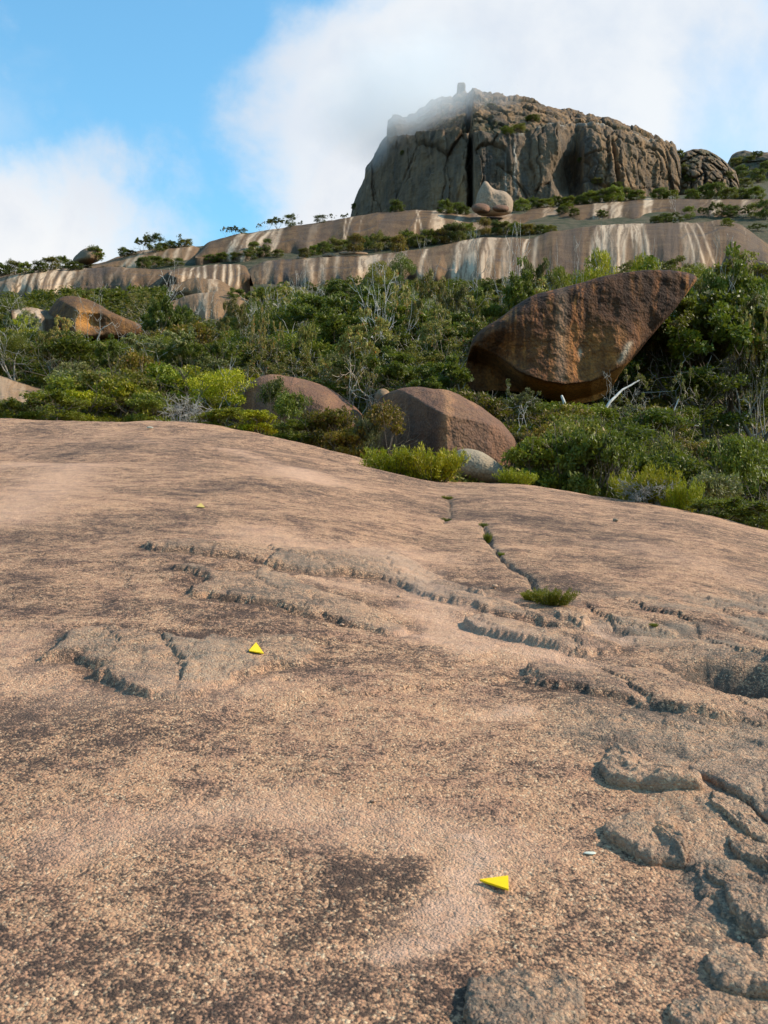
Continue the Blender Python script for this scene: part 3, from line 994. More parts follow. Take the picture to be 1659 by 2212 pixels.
# E : highest long ledge under the cliff
LEDGES.append(ledge('upper_ledge', z2([(810,235),(850,180),(1000,140),(1170,116),(1430,75),(1540,60)]) + z1([(130,560),(310,547),(400,552),(500,560),(690,552),(770,535),(1000,515),(1170,505),(1300,503),(1700,505)]),
    z2([(810,240),(870,245),(950,248),(1200,238),(1400,215)]) + z1([(0,665),(180,665),(420,650),(600,655),(870,612),(1050,604),(1200,606),(1330,600),(1480,588),(1700,610)]),
    lambda u: np.interp(u, [440, 800, 1200, 1659], [225, 240, 262, 262]), lambda u: np.interp(u, [440, 800, 1200, 1659], [268, 285, 305, 305]),
    [(528,490,9,.9,'p'),(560,518,12,.95,'p'),(590,545,10,.9,'p'),(604,582,12,.8,'p'),(548,512,3,.6,'d'),(762,745,3.2,1,'p'),(747,742,2,.8,'p'),(785,775,2,.4,'p'),(690,665,9,.3,'p'),
     (897,915,2.6,.8,'p'),(910,893,2,.7,'p'),(950,940,14,.75,'p'),(1000,985,10,.5,'p'),(1040,1030,14,.45,'p'),(1100,1090,12,.75,'p'),(1190,1190,16,.4,'p'),(1300,1295,16,.8,'p'),(1335,1330,14,.75,'p'),
     (1400,1395,9,1,'p'),(1370,1370,9,.6,'d'),(1225,1225,30,.3,'w'),(1550,1545,10,.7,'p'),(1615,1610,12,.6,'p'),(1480,1480,30,.5,'d'),(690,690,45,.45,'d'),(860,850,25,.5,'d'),(1020,1010,50,.35,'w')],
    31, 'long brown granite ledge below the cliff with pale washed streaks', slant=1.0, stripe=0.25, dk=0.55, rough=0.6))
# F : small domed ledge, upper left
LEDGES.append(ledge('domed_ledge', z2([(380,275),(460,248),(560,217),(640,200),(700,190),(760,188),(810,192),(845,212),(866,245)]), z2([(380,280),(480,282),(600,285),(740,275),(866,262)]),
    235, 262, [(300,262,8,.6,'p'),(330,285,12,.65,'p'),(372,345,6,.8,'p'),(395,370,7,.7,'p'),(420,395,6,.7,'p'),(350,320,6,.4,'p')], 41,
    'small domed granite ledge with slanting pale streaks on the left ridge', nu=220, nv=36, slant=1.0, stripe=.35, warm=.5))
# C/D : long ledge across the middle and right
LEDGES.append(ledge('middle_ledge', z2([(984,360),(1000,320),(1040,278),(1100,255),(1200,243),(1330,236),(1450,228)]) + z1([(130,722),(200,714),(380,690),(500,664),(560,655),(640,650),(700,652),(745,662),(800,640),(850,625),(950,612),(1050,603),(1180,600),(1330,598),(1400,592),(1480,586),(1550,596),(1610,640),(1700,700)]),
    z2([(984,380),(1100,378),(1200,372),(1300,372),(1440,345)]) + z1([(120,790),(300,800),(480,840),(700,850),(900,850),(1100,850),(1300,830),(1500,800),(1700,780)]),
    lambda u: np.interp(u, [520, 760, 1000, 1659], [178, 184, 172, 160]), lambda u: np.interp(u, [520, 760, 1000, 1659], [208, 222, 236, 240]),
    [(545,540,16,.7,'w'),(582,578,14,.3,'p'),(570,563,5,.6,'d'),(600,590,9,.95,'d'),(622,616,9,.9,'d'),(642,640,8,.7,'d'),(668,664,14,.55,'p'),(655,652,3,.7,'d'),(690,687,4,.7,'d'),(700,697,10,.6,'p'),(728,726,8,.5,'p'),(742,739,3,.8,'d'),
     (800,796,24,.75,'p'),(770,766,4,.5,'d'),(925,905,6,1,'p'),(860,850,20,.45,'p'),(1003,985,10,.85,'p'),(1030,1005,16,.9,'p'),(1070,1040,14,.7,'p'),(1105,1095,5,.6,'d'),(1139,1120,4,1,'p'),(1160,1150,7,.6,'p'),(1100,1090,12,.4,'p'),
     (1318,1275,16,.9,'p'),(1345,1335,13,.85,'p'),(1372,1380,12,.9,'p'),(1385,1405,6,.9,'p'),(1330,1300,40,.45,'p'),(1240,1230,26,.5,'d'),(1440,1440,30,.55,'d'),(1470,1510,4,.9,'p'),(1482,1530,4,.8,'p'),(1500,1550,3,.7,'p'),(1480,1500,18,.4,'p'),(1600,1620,40,.55,'d'),
     (980,960,60,.4,'w'),(1450,1450,200,.25,'w')],
    51, 'long pale and brown washed granite ledge across the middle of the hill', nu=560, nv=76, stripe=0.4, dk=0.4, rough=0.8, sf=9))
# A/B : lower left ledges
LEDGES.append(ledge('left_ledge', [(-420,640),(-200,612)] + z2([(-20,312),(60,296),(150,285),(300,282),(430,278),(560,283),(680,290),(740,286)]),
    [(-420,690),(-200,660)] + z2([(-20,388),(60,392),(150,395),(300,398),(430,400),(600,385),(740,360)]),
    165, 188, [(5,-5,9,.4,'p'),(40,15,12,.9,'p'),(62,42,9,.9,'p'),(85,62,6,.9,'p'),(98,85,10,.95,'p'),(125,95,10,.9,'p'),(150,118,8,.9,'p'),(168,140,9,.8,'p'),(110,88,4,.9,'d'),(138,112,4,.8,'d'),
     (185,160,10,.35,'p'),(210,195,22,.75,'d'),(250,240,20,.5,'d'),(200,165,8,.6,'d'),(270,262,30,.6,'w'),(180,180,20,.5,'w')], 61,
    'lower left granite ledge with bright slanting washed stripes', nu=420, nv=50, slant=1.0, stripe=.35, dk=.45, rough=.7))
LEDGES.append(ledge('striped_ledge', z2([(700,300),(740,285),(820,275),(900,266),(1000,266),(1020,272),(1030,290),(1036,310)]), z2([(700,310),(790,345),(850,375),(900,383),(980,380),(1036,330)]),
    156, 176, [(400,395,5,.7,'p'),(418,408,4,.9,'p'),(430,424,5,.95,'p'),(444,440,5,.95,'p'),(457,452,3,.8,'d'),(466,462,5,.9,'p'),(475,471,2.5,.9,'d'),(484,481,5,.85,'p'),(492,489,2.5,.9,'d'),(500,497,5,.9,'p'),(509,506,3,.9,'d'),(518,513,4,.7,'p'),(527,523,6,.6,'w'),(380,372,12,.5,'w')], 71,
    'striped black and white granite ledge left of the middle ledge', nu=240, nv=50, slant=.3, stripe=.5, dk=.2, rough=.4))
# scattered bare rock between the trees under the ledges
LEDGES.append(ledge('low_outcrop', [(355,655),(400,640),(440,632),(470,628),(520,636),(540,650)], [(355,690),(420,700),(470,700),(540,690)],
    118, 128, [(440,440,12,.5,'p')], 81, 'pinkish bare rock outcrop among the trees under the striped ledge', nu=150, nv=24, stripe=.5, dk=.25, warm=.8))
LEDGES.append(ledge('low_outcrop', [(370,612),(420,600),(470,604),(500,618),(530,632)], [(370,630),(440,640),(500,645),(530,650)],
    145, 156, [(460,460,12,.6,'p')], 83, 'bare pale rock shelf just below the striped ledge', nu=120, nv=20, stripe=.6, dk=.1, warm=.5))
LEDGES.append(ledge('low_outcrop', [(25,668),(50,660),(90,668),(130,678)], [(25,680),(60,682),(100,690),(130,690)],
    105, 112, [(60,60,30,.8,'p')], 85, 'flat pale rock patch left of the orange boulder', nu=80, nv=14, stripe=.6, dk=.1, warm=.3))
LEDGES.append(ledge('right_outcrop', [(1500,930),(1530,924),(1570,927),(1610,936),(1659,945),(1760,950)], [(1500,975),(1560,985),(1620,990),(1760,1000)],
    50, 56, [(1540,1540,20,.4,'p')], 87, 'low tan rock outcrop showing through the bushes at the right edge', nu=140, nv=24, stripe=.3, dk=.1, warm=.9, rough=.25))
LEDGES.append(ledge('left_outcrop', [(-200,790),(-60,800),(0,812),(40,824),(80,836),(125,850),(140,862)], [(-200,900),(0,900),(60,892),(110,880),(140,868)],
    44, 66, [(-20,20,60,.3,'p')], 89, 'pinkish bare rock slope behind the bushes at the left edge', nu=220, nv=34, stripe=.3, dk=.2, warm=.8, rough=.25))

# ------------------------------------------------------------------ mountain
MTOP = z1([(60,600),(70,560),(75,530),(85,505),(100,470),(118,432),(122,395),(150,350),(175,300),(205,265),(203,240),(210,205),(230,185),(262,177),(280,178),(300,165),(350,138),(378,112),(420,97),(455,96),(472,84),(505,80),(520,74),(540,68),(558,72),(575,88),(610,84),(640,82),(665,95),(700,91),(760,100),(790,116),(815,130),(870,142),(905,138),(950,155),(968,166),(985,158),(1010,172),(1060,172),(1110,195),(1150,212),(1200,235),(1250,262),(1285,288),(1303,325),(1320,370),(1340,420),(1358,480),(1362,520)])


def mountain_mesh(name, topl, basey, Yf, depth, nu, nv, seed, label, vert=0.55, zs=1.0, H=None):
    top = np.array(topl, float)
    x0, x1 = top[0, 0], top[-1, 0]
    # columns by arc length so steep sides get enough of them
    ii = np.arange(len(top))
    L = np.r_[0, np.cumsum(np.hypot(np.diff(top[:, 0]), 0.5 * np.diff(top[:, 1])))]
    t = np.linspace(0, L[-1], nu)
    u = np.interp(t, L, top[:, 0])
    ty = np.interp(t, L, top[:, 1])
    ty = ty + 1.3 * fbm(np.stack([t / 12, 0 * t], -1), seed + 2, 3) * sstep(np.minimum(t, L[-1] - t), 0, 30)
    u = u + 1.5 * fbm(np.stack([t / 15, 0 * t + 3], -1), seed + 22, 3)
    tt = np.concatenate([np.linspace(0, 1, nv), 1 + np.linspace(0.03, 1, 16)])
    U, T = np.meshgrid(u, tt)
    TYg = np.broadcast_to(ty, U.shape)
    Tc = np.clip(T, 0, 1)
    # side columns pull in towards the crest
    py = basey(U) + (TYg - basey(U)) * Tc
    base = Yf(U)
    hrel = (basey(U) - TYg) / (basey(U) - top[:, 1].min())
    k = np.clip((Tc - vert) / (1 - vert), 0, 1)
    D = base + depth * hrel * (0.16 * Tc + 0.84 * (1 - np.sqrt(np.clip(1 - k * k, 0, 1))))
    return u, U, T, Tc, py, D


def build_mountain():
    basey = lambda u: np.interp(u, [700, 760, 1060, 1300, 1500], [500, 490, 478, 455, 440])
    Yf = lambda u: np.interp(u, [740, 765, 800, 860, 930, 985, 1008, 1016, 1024, 1040, 1100, 1140, 1175, 1205, 1228, 1245, 1262, 1300, 1360, 1420, 1460, 1500],
                                [430, 405, 388, 371, 356, 348, 344, 356, 338, 335, 335, 336, 336, 335, 344, 350, 341, 342, 350, 360, 374, 396])
    u, U, T, Tc, py, D = mountain_mesh('mountain', MTOP, basey, Yf, 78, 500, 250, 200, '')
    W = Pn(U, py, D)
    Xm, Zm = W[..., 0], W[..., 2]
    hm = (Zm - 60) / 1.0
    # vertical buttresses on the face, blocky rounded joints on the upper part
    q = np.stack([Xm / 17, Zm / 95], -1)
    rid = fbm(q, 301, 4, 0.5, ridged=True)
    col_ = fbm(np.stack([Xm / 5.0, Zm / 60], -1), 311, 3, 0.5)
    ledgeY = np.interp(U, [760, 860, 1000, 1100, 1180, 1300, 1400, 1500], [330, 300, 290, 290, 268, 275, 310, 330])
    up = sstep(ledgeY - py, -6, 10)          # 1 above the ledge line
    wx = 3.5 * fbm(np.stack([Xm / 14, Zm / 14], -1), 321, 3)
    F1, F2, cv = worley(np.stack([(Xm + wx) / 14.0, (Zm * 0.55 + D * 0.45 + wx * 1.6) / 10.0], -1), 5)
    blk = (cv - 0.5) * 2.4 + 1.5 * sstep(F2 - F1, 0.0, 0.10)
    G1, G2, cv2 = worley(np.stack([(Xm + wx) / 4.4, (Zm * 0.6 + D * 0.4 - wx * 1.6) / 4.2], -1), 15)
    blk2 = (cv2 - 0.5) * 1.3 + 0.8 * sstep(G2 - G1, 0.0, 0.14)
    H1, H2, cv3 = worley(np.stack([(Xm + wx * 1.5) / 15.0, (Zm + 2 * wx) / 48.0], -1), 25)
    K1, K2, cv4 = worley(np.stack([(Xm + wx * .6) / 5.5, (Zm + wx) / 34.0], -1), 35)
    slabs = (cv3 - 0.5) * 4.0 + 0.8 * sstep(H2 - H1, 0.0, 0.05) + (cv4 - .5) * 1.5 + 0.5 * sstep(K2 - K1, 0, .06)
    right = sstep(U, 1180, 1300)
    low = 1 - up
    dsp = up * (blk * 1.2 + blk2) + low * (slabs + 2.0 * rid + 0.9 * col_ + 0.4 * fbm(np.stack([Xm / 2.0, Zm / 40], -1), 313, 3, .6, ridged=True)) * (1 - 0.25 * right) + low * right * (blk * 0.7 + blk2 * 0.5)
    dsp += 0.9 * fbm(np.stack([Xm / 2.2, Zm / 3.0], -1), 331, 4, 0.6)
    # sloping ledge that cuts the face (below it the wall is stepped forward)
    step = sstep(ledgeY - py, -3, 5)
    D2 = D - dsp * 1.2 + 7.0 * step * sstep(U, 820, 900)
    # deep gully from the summit notch downwards, left of centre
    gx = 1014 + 3 * np.sin(py / 21.0) + 5 * fbm(np.stack([py / 16, 0 * py], -1), 351, 3)
    D2 += 6 * np.exp(-((U - gx) / 3.6)**2) * (.7 + .5 * fbm(np.stack([py / 9, 0 * py], -1), 353, 2))
    # alcove in the right half of the wall
    al = np.exp(-(((U - 1225) / 34)**2 + ((py - 372) / 46)**2)**1.5)
    D2 += 9 * al
    # second gully down the right flank
    D2 += 5 * np.exp(-((U - (1322 + (py - 330) * 0.12)) / 4)**2) * sstep(py, 290, 320)
    # overhanging roof above the left wall
    edge = sstep(np.minimum(U - u[0], u[-1] - U), 0, 14)
    D2 = D + (D2 - D) * (0.15 + 0.85 * edge)
    top_fade = sstep(1 - Tc, 0.0, 0.03)
    # push the relief out along the surface's own slope, so the crown breaks up into blocks too
    dl = D - D2
    dD = np.gradient(D, axis=0); W0 = Pn(U, py, D); dZ = np.gradient(W0[..., 2], axis=0)
    ln = np.hypot(dD, dZ) + 1e-6
    W = W0.copy()
    ed = 0.15 + 0.85 * edge
    W[..., 1] -= dl * np.clip(dZ / ln, 0.25, 1)
    W[..., 2] += dl * np.clip(dD / ln, 0, 0.85) * 0.4
    bk = T > 1
    W[..., 1] = np.where(bk, W[..., 1] + (T - 1) * 90, W[..., 1])
    W[..., 2] = np.where(bk, W[..., 2] - (T - 1)**2 * 150 - (T - 1) * 4, W[..., 2])
    crack = np.maximum(up * (1 - sstep(F2 - F1, 0, 0.10)), low * (1 - sstep(H2 - H1, 0, 0.025)) * .5)
    crack = np.maximum(crack, 0.5 * np.exp(-((U - gx) / 4)**2))  # darker along the gully line
    crack = np.maximum(crack, 0.35 * al)  # not a crack: shade of the alcove painted in
    pale = 0.75 * np.exp(-((U - 1113 - 2 * np.sin(py / 9)) / 3.0)**2) * sstep(py, 300, 330) * (1 - sstep(py, 395, 440))
    pale = np.maximum(pale, 0.4 * np.exp(-((U - 1092) / 2.0)**2) * sstep(py, 320, 340))
    pale = np.maximum(pale, 0.5 * np.exp(-((py - ledgeY - 2) / 4)**2) * sstep(U, 1100, 1130) * sstep(fbm(np.stack([Xm / 3, Zm / 3], -1), 345, 3), -.2, .3))
    warm = 0.25 + 0.75 * np.exp(-(((U - 990) / 45)**2 + ((py - 430) / 40)**2)) + 0.5 * right + 0.5 * up * sstep(U, 900, 1000)
    gr = np.exp(-((py - ledgeY + 5) / 6)**2) * sstep(U, 1020, 1080) * (1 - sstep(U, 1180, 1240)) + 0.75 * up * (1 - sstep(F2 - F1, 0.05, 0.3)) * sstep(fbm(np.stack([Xm / 20, Zm / 12], -1), 341, 3), 0.0, 0.3)
    n_ = W.reshape(-1, 3)
    m = mesh_obj('mountain', n_, grid_faces(U.shape[0], U.shape[1]), M_MOUNT,
                 attrs={'dark': np.clip(crack, 0, 1).ravel(), 'warm': np.clip(warm, 0, 1).ravel(), 'pale': np.clip(pale, 0, 1).ravel(), 'green': np.clip(gr, 0, 1).ravel()})
    tag(m, 'great dome of cracked grey brown granite cliffs with mist on its shoulder', kind='structure')
    return m


mountain = build_mountain()


def small_peak(topl, basey, Yb, depth, seed, name, label, nu=220, nv=90, blk_s=6.0):
    byf = lambda u: 0 * u + basey
    Yf = lambda u: Yb + 0.0012 * (u - np.mean([topl[0][0], topl[-1][0]]))**2
    u, U, T, Tc, py, D = mountain_mesh(name, topl, byf, Yf, depth, nu, nv, seed, label)
    W = Pn(U, py, D)
    Xm, Zm = W[..., 0], W[..., 2]
    wx = 2.5 * fbm(np.stack([Xm / 10, Zm / 10], -1), seed + 5, 3)
    F1, F2, cv = worley(np.stack([(Xm + wx) / blk_s, (Zm + wx) / (blk_s * 1.7)], -1), seed)
    G1, G2, cv2 = worley(np.stack([(Xm + wx) / (blk_s * .45), (Zm - wx) / (blk_s * .5)], -1), seed + 9)
    d = (cv - .5) * 3.5 + 2.8 * sstep(F2 - F1, 0, .3) + (cv2 - .5) * 1.2 + 1.2 * sstep(G2 - G1, 0, .3)
    D = D - d
    W = Pn(U, py, D)
    bk = T > 1
    W[..., 1] = np.where(bk, W[..., 1] + (T - 1) * 60, W[..., 1])
    W[..., 2] = np.where(bk, W[..., 2] - (T - 1)**2 * 90 - (T - 1) * 3, W[..., 2])
    gr = 0.8 * sstep(fbm(np.stack([Xm / 9, Zm / 6], -1), seed + 7, 3), 0.05, 0.25)
    o = mesh_obj(name, W.reshape(-1, 3), grid_faces(U.shape[0], U.shape[1]), M_MOUNT,
                 attrs={'dark': (0.9 * (1 - sstep(F2 - F1, 0, .12))).ravel(), 'warm': np.full(U.size, .6), 'pale': np.zeros(U.size), 'green': gr.ravel()})
    tag(o, label, kind='structure')
    return o


knob = small_peak([(1440,470),(1452,380),(1462,335)] + z1([(1325,345),(1345,322),(1370,315),(1400,313),(1425,318),(1450,332),(1475,345),(1495,362),(1515,385),(1535,400),(1548,440),(1560,500)]), 470, 372, 22, 401, 'mountain',
                  'rounded granite knob right of the great cliff')
spur = small_peak([(1560,400),(1580,345)] + z1([(1520,338),(1540,325),(1570,318),(1588,322),(1610,330),(1659,326),(1720,322),(1850,350),(2100,400)]) + [(2050,470)], 470, 430, 50, 421, 'mountain',
                  'distant rocky spur with scrub at the right edge', blk_s=9.0)


# ------------------------------------------------------------------ boulders
def boulder(name, outl, Yc, depth, mat, seed, label, cat='boulder', front=None, group=None, n=180, m=64, amp=0.06, center=None, round_=2.2, paint=None, namp=1.0, backd=None):
    q = chaikin(outl, 2)
    L = np.r_[0, np.cumsum(np.hypot(*(np.roll(q, -1, 0) - q).T))]
    t = np.linspace(0, L[-1], n, endpoint=False)
    qq = np.vstack([q, q[:1]])
    o = np.stack([np.interp(t, L, qq[:, 0]), np.interp(t, L, qq[:, 1])], -1)
    c = np.array(center, float) if center is not None else o.mean(0)
    lo, hi = o.min(0), o.max(0)
    size_px = math.sqrt(np.prod(hi - lo))
    o = c + (o - c) * (1 + 0.35 * amp * fbm(o / (0.2 * size_px), seed + 31, 4))[:, None]
    rows = []
    sf = np.sin(np.linspace(0, 1, m) * math.pi / 2) ** 0.9
    sb = sf[::-1][1:][::4]
    ss = np.concatenate([sf, sb])
    isf = np.concatenate([np.ones(m), np.zeros(len(sb))])
    Sx, O = np.meshgrid(ss, np.arange(n), indexing='ij')
    PX = c[0] + (o[O, 0] - c[0]) * Sx
    PY = c[1] + (o[O, 1] - c[1]) * Sx
    nx = (PX - lo[0]) / (hi[0] - lo[0])          # 0..1
    ny = (PY - lo[1]) / (hi[1] - lo[1])          # 0 top .. 1 bottom
    prof = np.clip(1 - Sx**round_, 0, 1) ** (1 / round_)
    fr = prof if front is None else np.minimum(front(nx, ny), 10) * np.clip(1 - Sx**(round_ * 2.2), 0, 1)**(1 / (round_ * 1.1))
    F = np.broadcast_to(isf[:, None], Sx.shape) > 0.5
    off = np.where(F, -depth * fr, (backd or depth) * prof)
    px_m = Yc / FOC
    size_m = size_px * px_m
    W = Pn(PX, PY, Yc + off)
    nv3 = np.stack([fbm(W / (size_m * 0.28), seed, 4, 0.5), fbm(W / (size_m * 0.28) + 9, seed + 1, 4, 0.5), fbm(W / (size_m * 0.28) + 19, seed + 2, 4, 0.5)], -1)
    fine = fbm(W / (size_m * 0.05), seed + 3, 3, 0.6)
    W = W + nv3 * amp * size_m * np.array([0.35, 1.0, 0.35]) * namp
    W[..., 1] += fine * 0.012 * size_m * np.where(F, 1, 0)
    base = Pn(c[0], hi[1], Yc)
    loc = (float(base[0]), float(Yc), float(W[..., 2].min()))
    at = {'orange': np.zeros(PX.size), 'dark': np.zeros(PX.size), 'pale': np.zeros(PX.size), 'warm': np.zeros(PX.size)}
    if paint:
        for k, v in paint(PX.ravel(), PY.ravel(), F.ravel()).items():
            at[k] = np.clip(v, 0, 1)
    ob = mesh_obj(name, W.reshape(-1, 3), grid_faces(len(ss), n, True), mat, loc=loc, attrs=at)
    tag(ob, label, cat, group)
    return ob


def smin(*a, k=0.08):
    r = a[0]
    for b in a[1:]:
        h = np.clip(0.5 + 0.5 * (b - r) / k, 0, 1)
        r = b * (1 - h) + r * h - k * h * (1 - h)
    return r


def z3(pts): return [(792 + x * .5225, 504 + y * .5225) for x, y in pts]


BIG = z3([(408,600),(412,540),(425,480),(440,430),(480,393),(540,362),(600,310),(680,255),(790,235),(870,213),(960,185),(1080,160),(1180,152),(1270,152),(1310,160),(1350,172),(1364,188),(1345,215),(1290,290),(1220,370),(1160,450),(1110,510),(1055,570),(1020,635),(985,680),(920,705),(840,705),(760,690),(680,660),(600,655),(500,650),(430,655)])


def lipy(px):   # photo row of the undercut lip
    return np.interp(px, [1000, 1030, 1085, 1130, 1180, 1220, 1278, 1310, 1345, 1385, 1440, 1500], [735, 742, 775, 805, 822, 830, 822, 808, 788, 762, 700, 600])


def big_front(nx, ny):
    px = 1005 + nx * (1503 - 1005)
    py = 583 + ny * (872 - 583)
    lip = lipy(px)
    face = 1.12 + 0.12 * (ny - 0.3) - 0.72 * nx - 0.35 * np.clip(0.22 - nx, 0, 1) * 3
    topround = 0.55 + 3.2 * np.clip(ny - np.interp(nx, [0, .1, .25, .45, .8, 1], [.45, .34, .18, .05, -.10, -.08]), 0, 9)
    under = 1.25 - 0.55 * nx - 0.022 * np.clip(py - lip, 0, None)
    under = np.where(py > lip, under - 0.16, 2.0 - 0.0 * py)
    # scooped cave at lower left and rib at nx .4
    f = smin(face, topround, k=0.15)
    f = np.minimum(f, under)
    f -= 0.34 * np.exp(-(((nx - 0.13) / 0.11)**2 + ((ny - 0.66) / 0.16)**2))
    f += 0.015 * np.exp(-((nx - 0.40 - 0.1 * (ny - .5)) / 0.05)**2) * (ny < 0.9)
    f -= 0.02 * np.exp(-((nx - 0.50) / 0.04)**2) * sstep(ny, .2, .5)
    f += 0.12 * np.exp(-(((nx - 0.68) / 0.09)**2 + ((ny - 0.62) / 0.22)**2))
    f -= 0.09 * np.exp(-(((nx - 0.80) / 0.05)**2 + ((ny - 0.55) / 0.25)**2))
    return np.clip(f, 0.02, 2)


def big_paint(px, py, F):
    lip = lipy(px)
    orange = 0.95 * sstep(py - lip, -2, 4) * (0.25 + .75 * sstep(px, 1090, 1180))
    orange = np.maximum(orange, 0.45 * np.exp(-((px - 1300) / 60)**2) * sstep(py, 680, 740))
    pl = 0.9 * np.exp(-((px - 1352 - (py - 760) * -0.5) / 7)**2) * sstep(py, 735, 745) * (1 - sstep(py, 780, 790))
    pl = np.maximum(pl, 0.9 * np.exp(-((px - 1253) / 4)**2 - ((py - 760) / 9)**2))
    pl = np.maximum(pl, 0.28 * np.exp(-((px - 1212) / 12)**2) * (py < lip - 5) * (0.5 + .5 * sstep(py, 610, 700)))
    pl = np.maximum(pl, 0.5 * sstep((py + (px - 1495) * 1.28 - 615) * -1 + 0 * px, 400, 401) * 0)
    dk = 0.75 * np.exp(-((py - lip + 1) / 5)**2)  # shadow line along the lip, painted into the colour
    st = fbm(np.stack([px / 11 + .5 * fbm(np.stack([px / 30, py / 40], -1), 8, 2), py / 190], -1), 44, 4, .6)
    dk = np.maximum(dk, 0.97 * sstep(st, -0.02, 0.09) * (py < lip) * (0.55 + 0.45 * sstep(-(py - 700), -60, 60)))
    dk = np.maximum(dk, 0.7 * sstep(1120 - px, 0, 90) * (0.4 + .6 * sstep(py, 690, 740)))  # shaded left end and underside painted darker
    dk = np.maximum(dk, 0.6 * sstep(px, 1270, 1300) * (1 - sstep(py, 640, 690)) * sstep(vnoise(np.stack([px / 17, py / 90], -1), 4), -0.2, .3))
    return {'orange': orange, 'pale': pl, 'dark': dk}


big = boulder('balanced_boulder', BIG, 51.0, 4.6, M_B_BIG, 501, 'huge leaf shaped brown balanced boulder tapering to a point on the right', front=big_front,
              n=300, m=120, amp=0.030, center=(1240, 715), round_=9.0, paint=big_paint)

MID = z3([(8,860),(10,780),(28,710),(60,672),(120,645),(190,635),(240,634),(275,645),(320,645),(370,665),(420,690),(470,720),(520,755),(560,780),(590,820),(610,850),(622,880),(615,930),(590,985),(560,1010),(300,990),(120,960),(10,930)])


def mid_front(nx, ny):
    ridge = 0.522 + 0.02 * (ny - .5)
    left = 1.0 - 2.3 * np.clip(ridge - nx, 0, 1)
    right = 1.0 - 0.85 * np.clip(nx - ridge, 0, 1)
    f = smin(left, right, 0.30 + 2.4 * np.clip(ny - 0.9 * np.clip(nx - ridge, 0, 1)**1.2 - 0.02, 0, 5), k=0.04)
    return np.clip(f, .02, 2)


def mid_paint(px, py, F):
    dk = 0.65 * sstep(950 - px + 8 * fbm(np.stack([px / 14, py / 30], -1), 3, 3), 0, 14) * sstep(px, 850, 870) * (0.6 + .4 * sstep(fbm(np.stack([px / 12, py / 40], -1), 6, 3), -.2, .2))  # shade of the left facet painted in, broken by noise
    wm = 0.7 * np.exp(-((px - 965 - 8 * fbm(np.stack([py / 30, 0 * py], -1), 7, 2)) / 11)**2)
    return {'dark': dk, 'orange': wm}


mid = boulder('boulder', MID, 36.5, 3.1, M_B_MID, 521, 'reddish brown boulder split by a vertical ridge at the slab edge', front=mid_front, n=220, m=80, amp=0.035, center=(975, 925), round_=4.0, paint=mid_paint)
boulder('boulder', z3([(355,915),(375,895),(420,888),(470,900),(520,930),(560,965),(590,995),(600,1020),(560,1040),(460,1035),(370,990)]), 31.5, 0.9, M_B_GRY, 541,
        'small pale grey boulder leaning at the foot of the ridged boulder', n=100, m=40, amp=0.05)
boulder('boulder', z3([(35,665),(50,645),(70,640),(92,650),(100,668),(90,700),(45,700)]), 44, 0.7, M_B_TAN, 545, 'small rounded orange stone peeping behind the ridged boulder', n=60, m=24, amp=.05)
DOME = [(500,895),(512,868),(528,838),(545,818),(575,808),(610,810),(650,818),(690,830),(725,846),(752,866),(775,884),(792,905),(800,935),(700,960),(540,950),(500,925)]
boulder('domed_boulder', DOME, 46, 3.6, M_B_MID, 551, 'broad low dome of brown granite behind the front bushes', n=200, m=70, amp=0.04, round_=2.4, center=(650, 890),
        paint=lambda px, py, F: {'dark': 0.3 * sstep(fbm(np.stack([px / 20, py / 20], -1), 3, 3), 0, .3), 'orange': 0.4 * np.exp(-((px - 590) / 20)**2)})
ORG = z2([(185,500),(205,460),(230,425),(255,403),(290,398),(330,402),(375,415),(420,440),(470,470),(530,495),(580,515),(600,540),(560,570),(420,580),(300,580),(230,540)])


def org_front(nx, ny):
    ridge = 0.30 + 0.16 * np.clip(0.6 - ny, 0, 1)
    left = 1.0 - 2.0 * np.clip(ridge - nx, 0, 1)
    right = 1.0 - 0.9 * np.clip(nx - ridge, 0, 1)
    f = smin(left, right, 0.3 + 2.2 * np.clip(ny - 0.55 * np.clip(nx - .3, 0, 1), 0, 5), k=.06)
    f -= 0.14 * np.exp(-(((nx - 0.47) / 0.13)**2 + ((ny - 0.6) / 0.28)**2))
    return np.clip(f, .02, 2)


def org_paint(px, py, F):
    o = 0.95 * np.exp(-(((px - 178) / 30)**2 + ((py - 690) / 26)**2)**1.3)
    d = 0.55 * sstep(158 + (705 - py) * .25 - px, -2, 6)  # painted shade on the facet left of the ridge
    return {'orange': o, 'dark': d}


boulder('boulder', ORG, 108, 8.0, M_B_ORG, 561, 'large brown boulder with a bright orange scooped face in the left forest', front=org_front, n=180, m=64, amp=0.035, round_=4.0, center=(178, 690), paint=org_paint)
boulder('boulder', z2([(296,255),(315,228),(345,203),(375,195),(405,197),(425,210),(420,240),(400,262),(340,272)]), 262, 10, M_B_TAN, 571, 'rounded tan boulder on the skyline at far left', n=90, m=34, amp=.04,
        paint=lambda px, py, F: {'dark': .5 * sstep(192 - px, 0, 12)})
boulder('boulder', z2([(1225,243),(1240,234),(1262,236),(1275,243),(1270,250),(1235,250)]), 212, 2.2, M_B_TAN, 575, 'smallest flat stone on the middle ledge, leftmost of three', n=60, m=20, amp=.04)
boulder('boulder', z2([(1333,232),(1345,220),(1375,217),(1395,228),(1392,238),(1345,240)]), 214, 3, M_B_TAN, 577, 'rounded flat topped stone on the middle ledge, centre of three', n=60, m=20, amp=.04)
boulder('boulder', z2([(1400,222),(1420,212),(1480,213),(1525,218),(1530,226),(1480,226),(1410,228)]), 216, 4, M_B_TAN, 579, 'long thin slab stone on the middle ledge, rightmost of three', n=60, m=20, amp=.04)
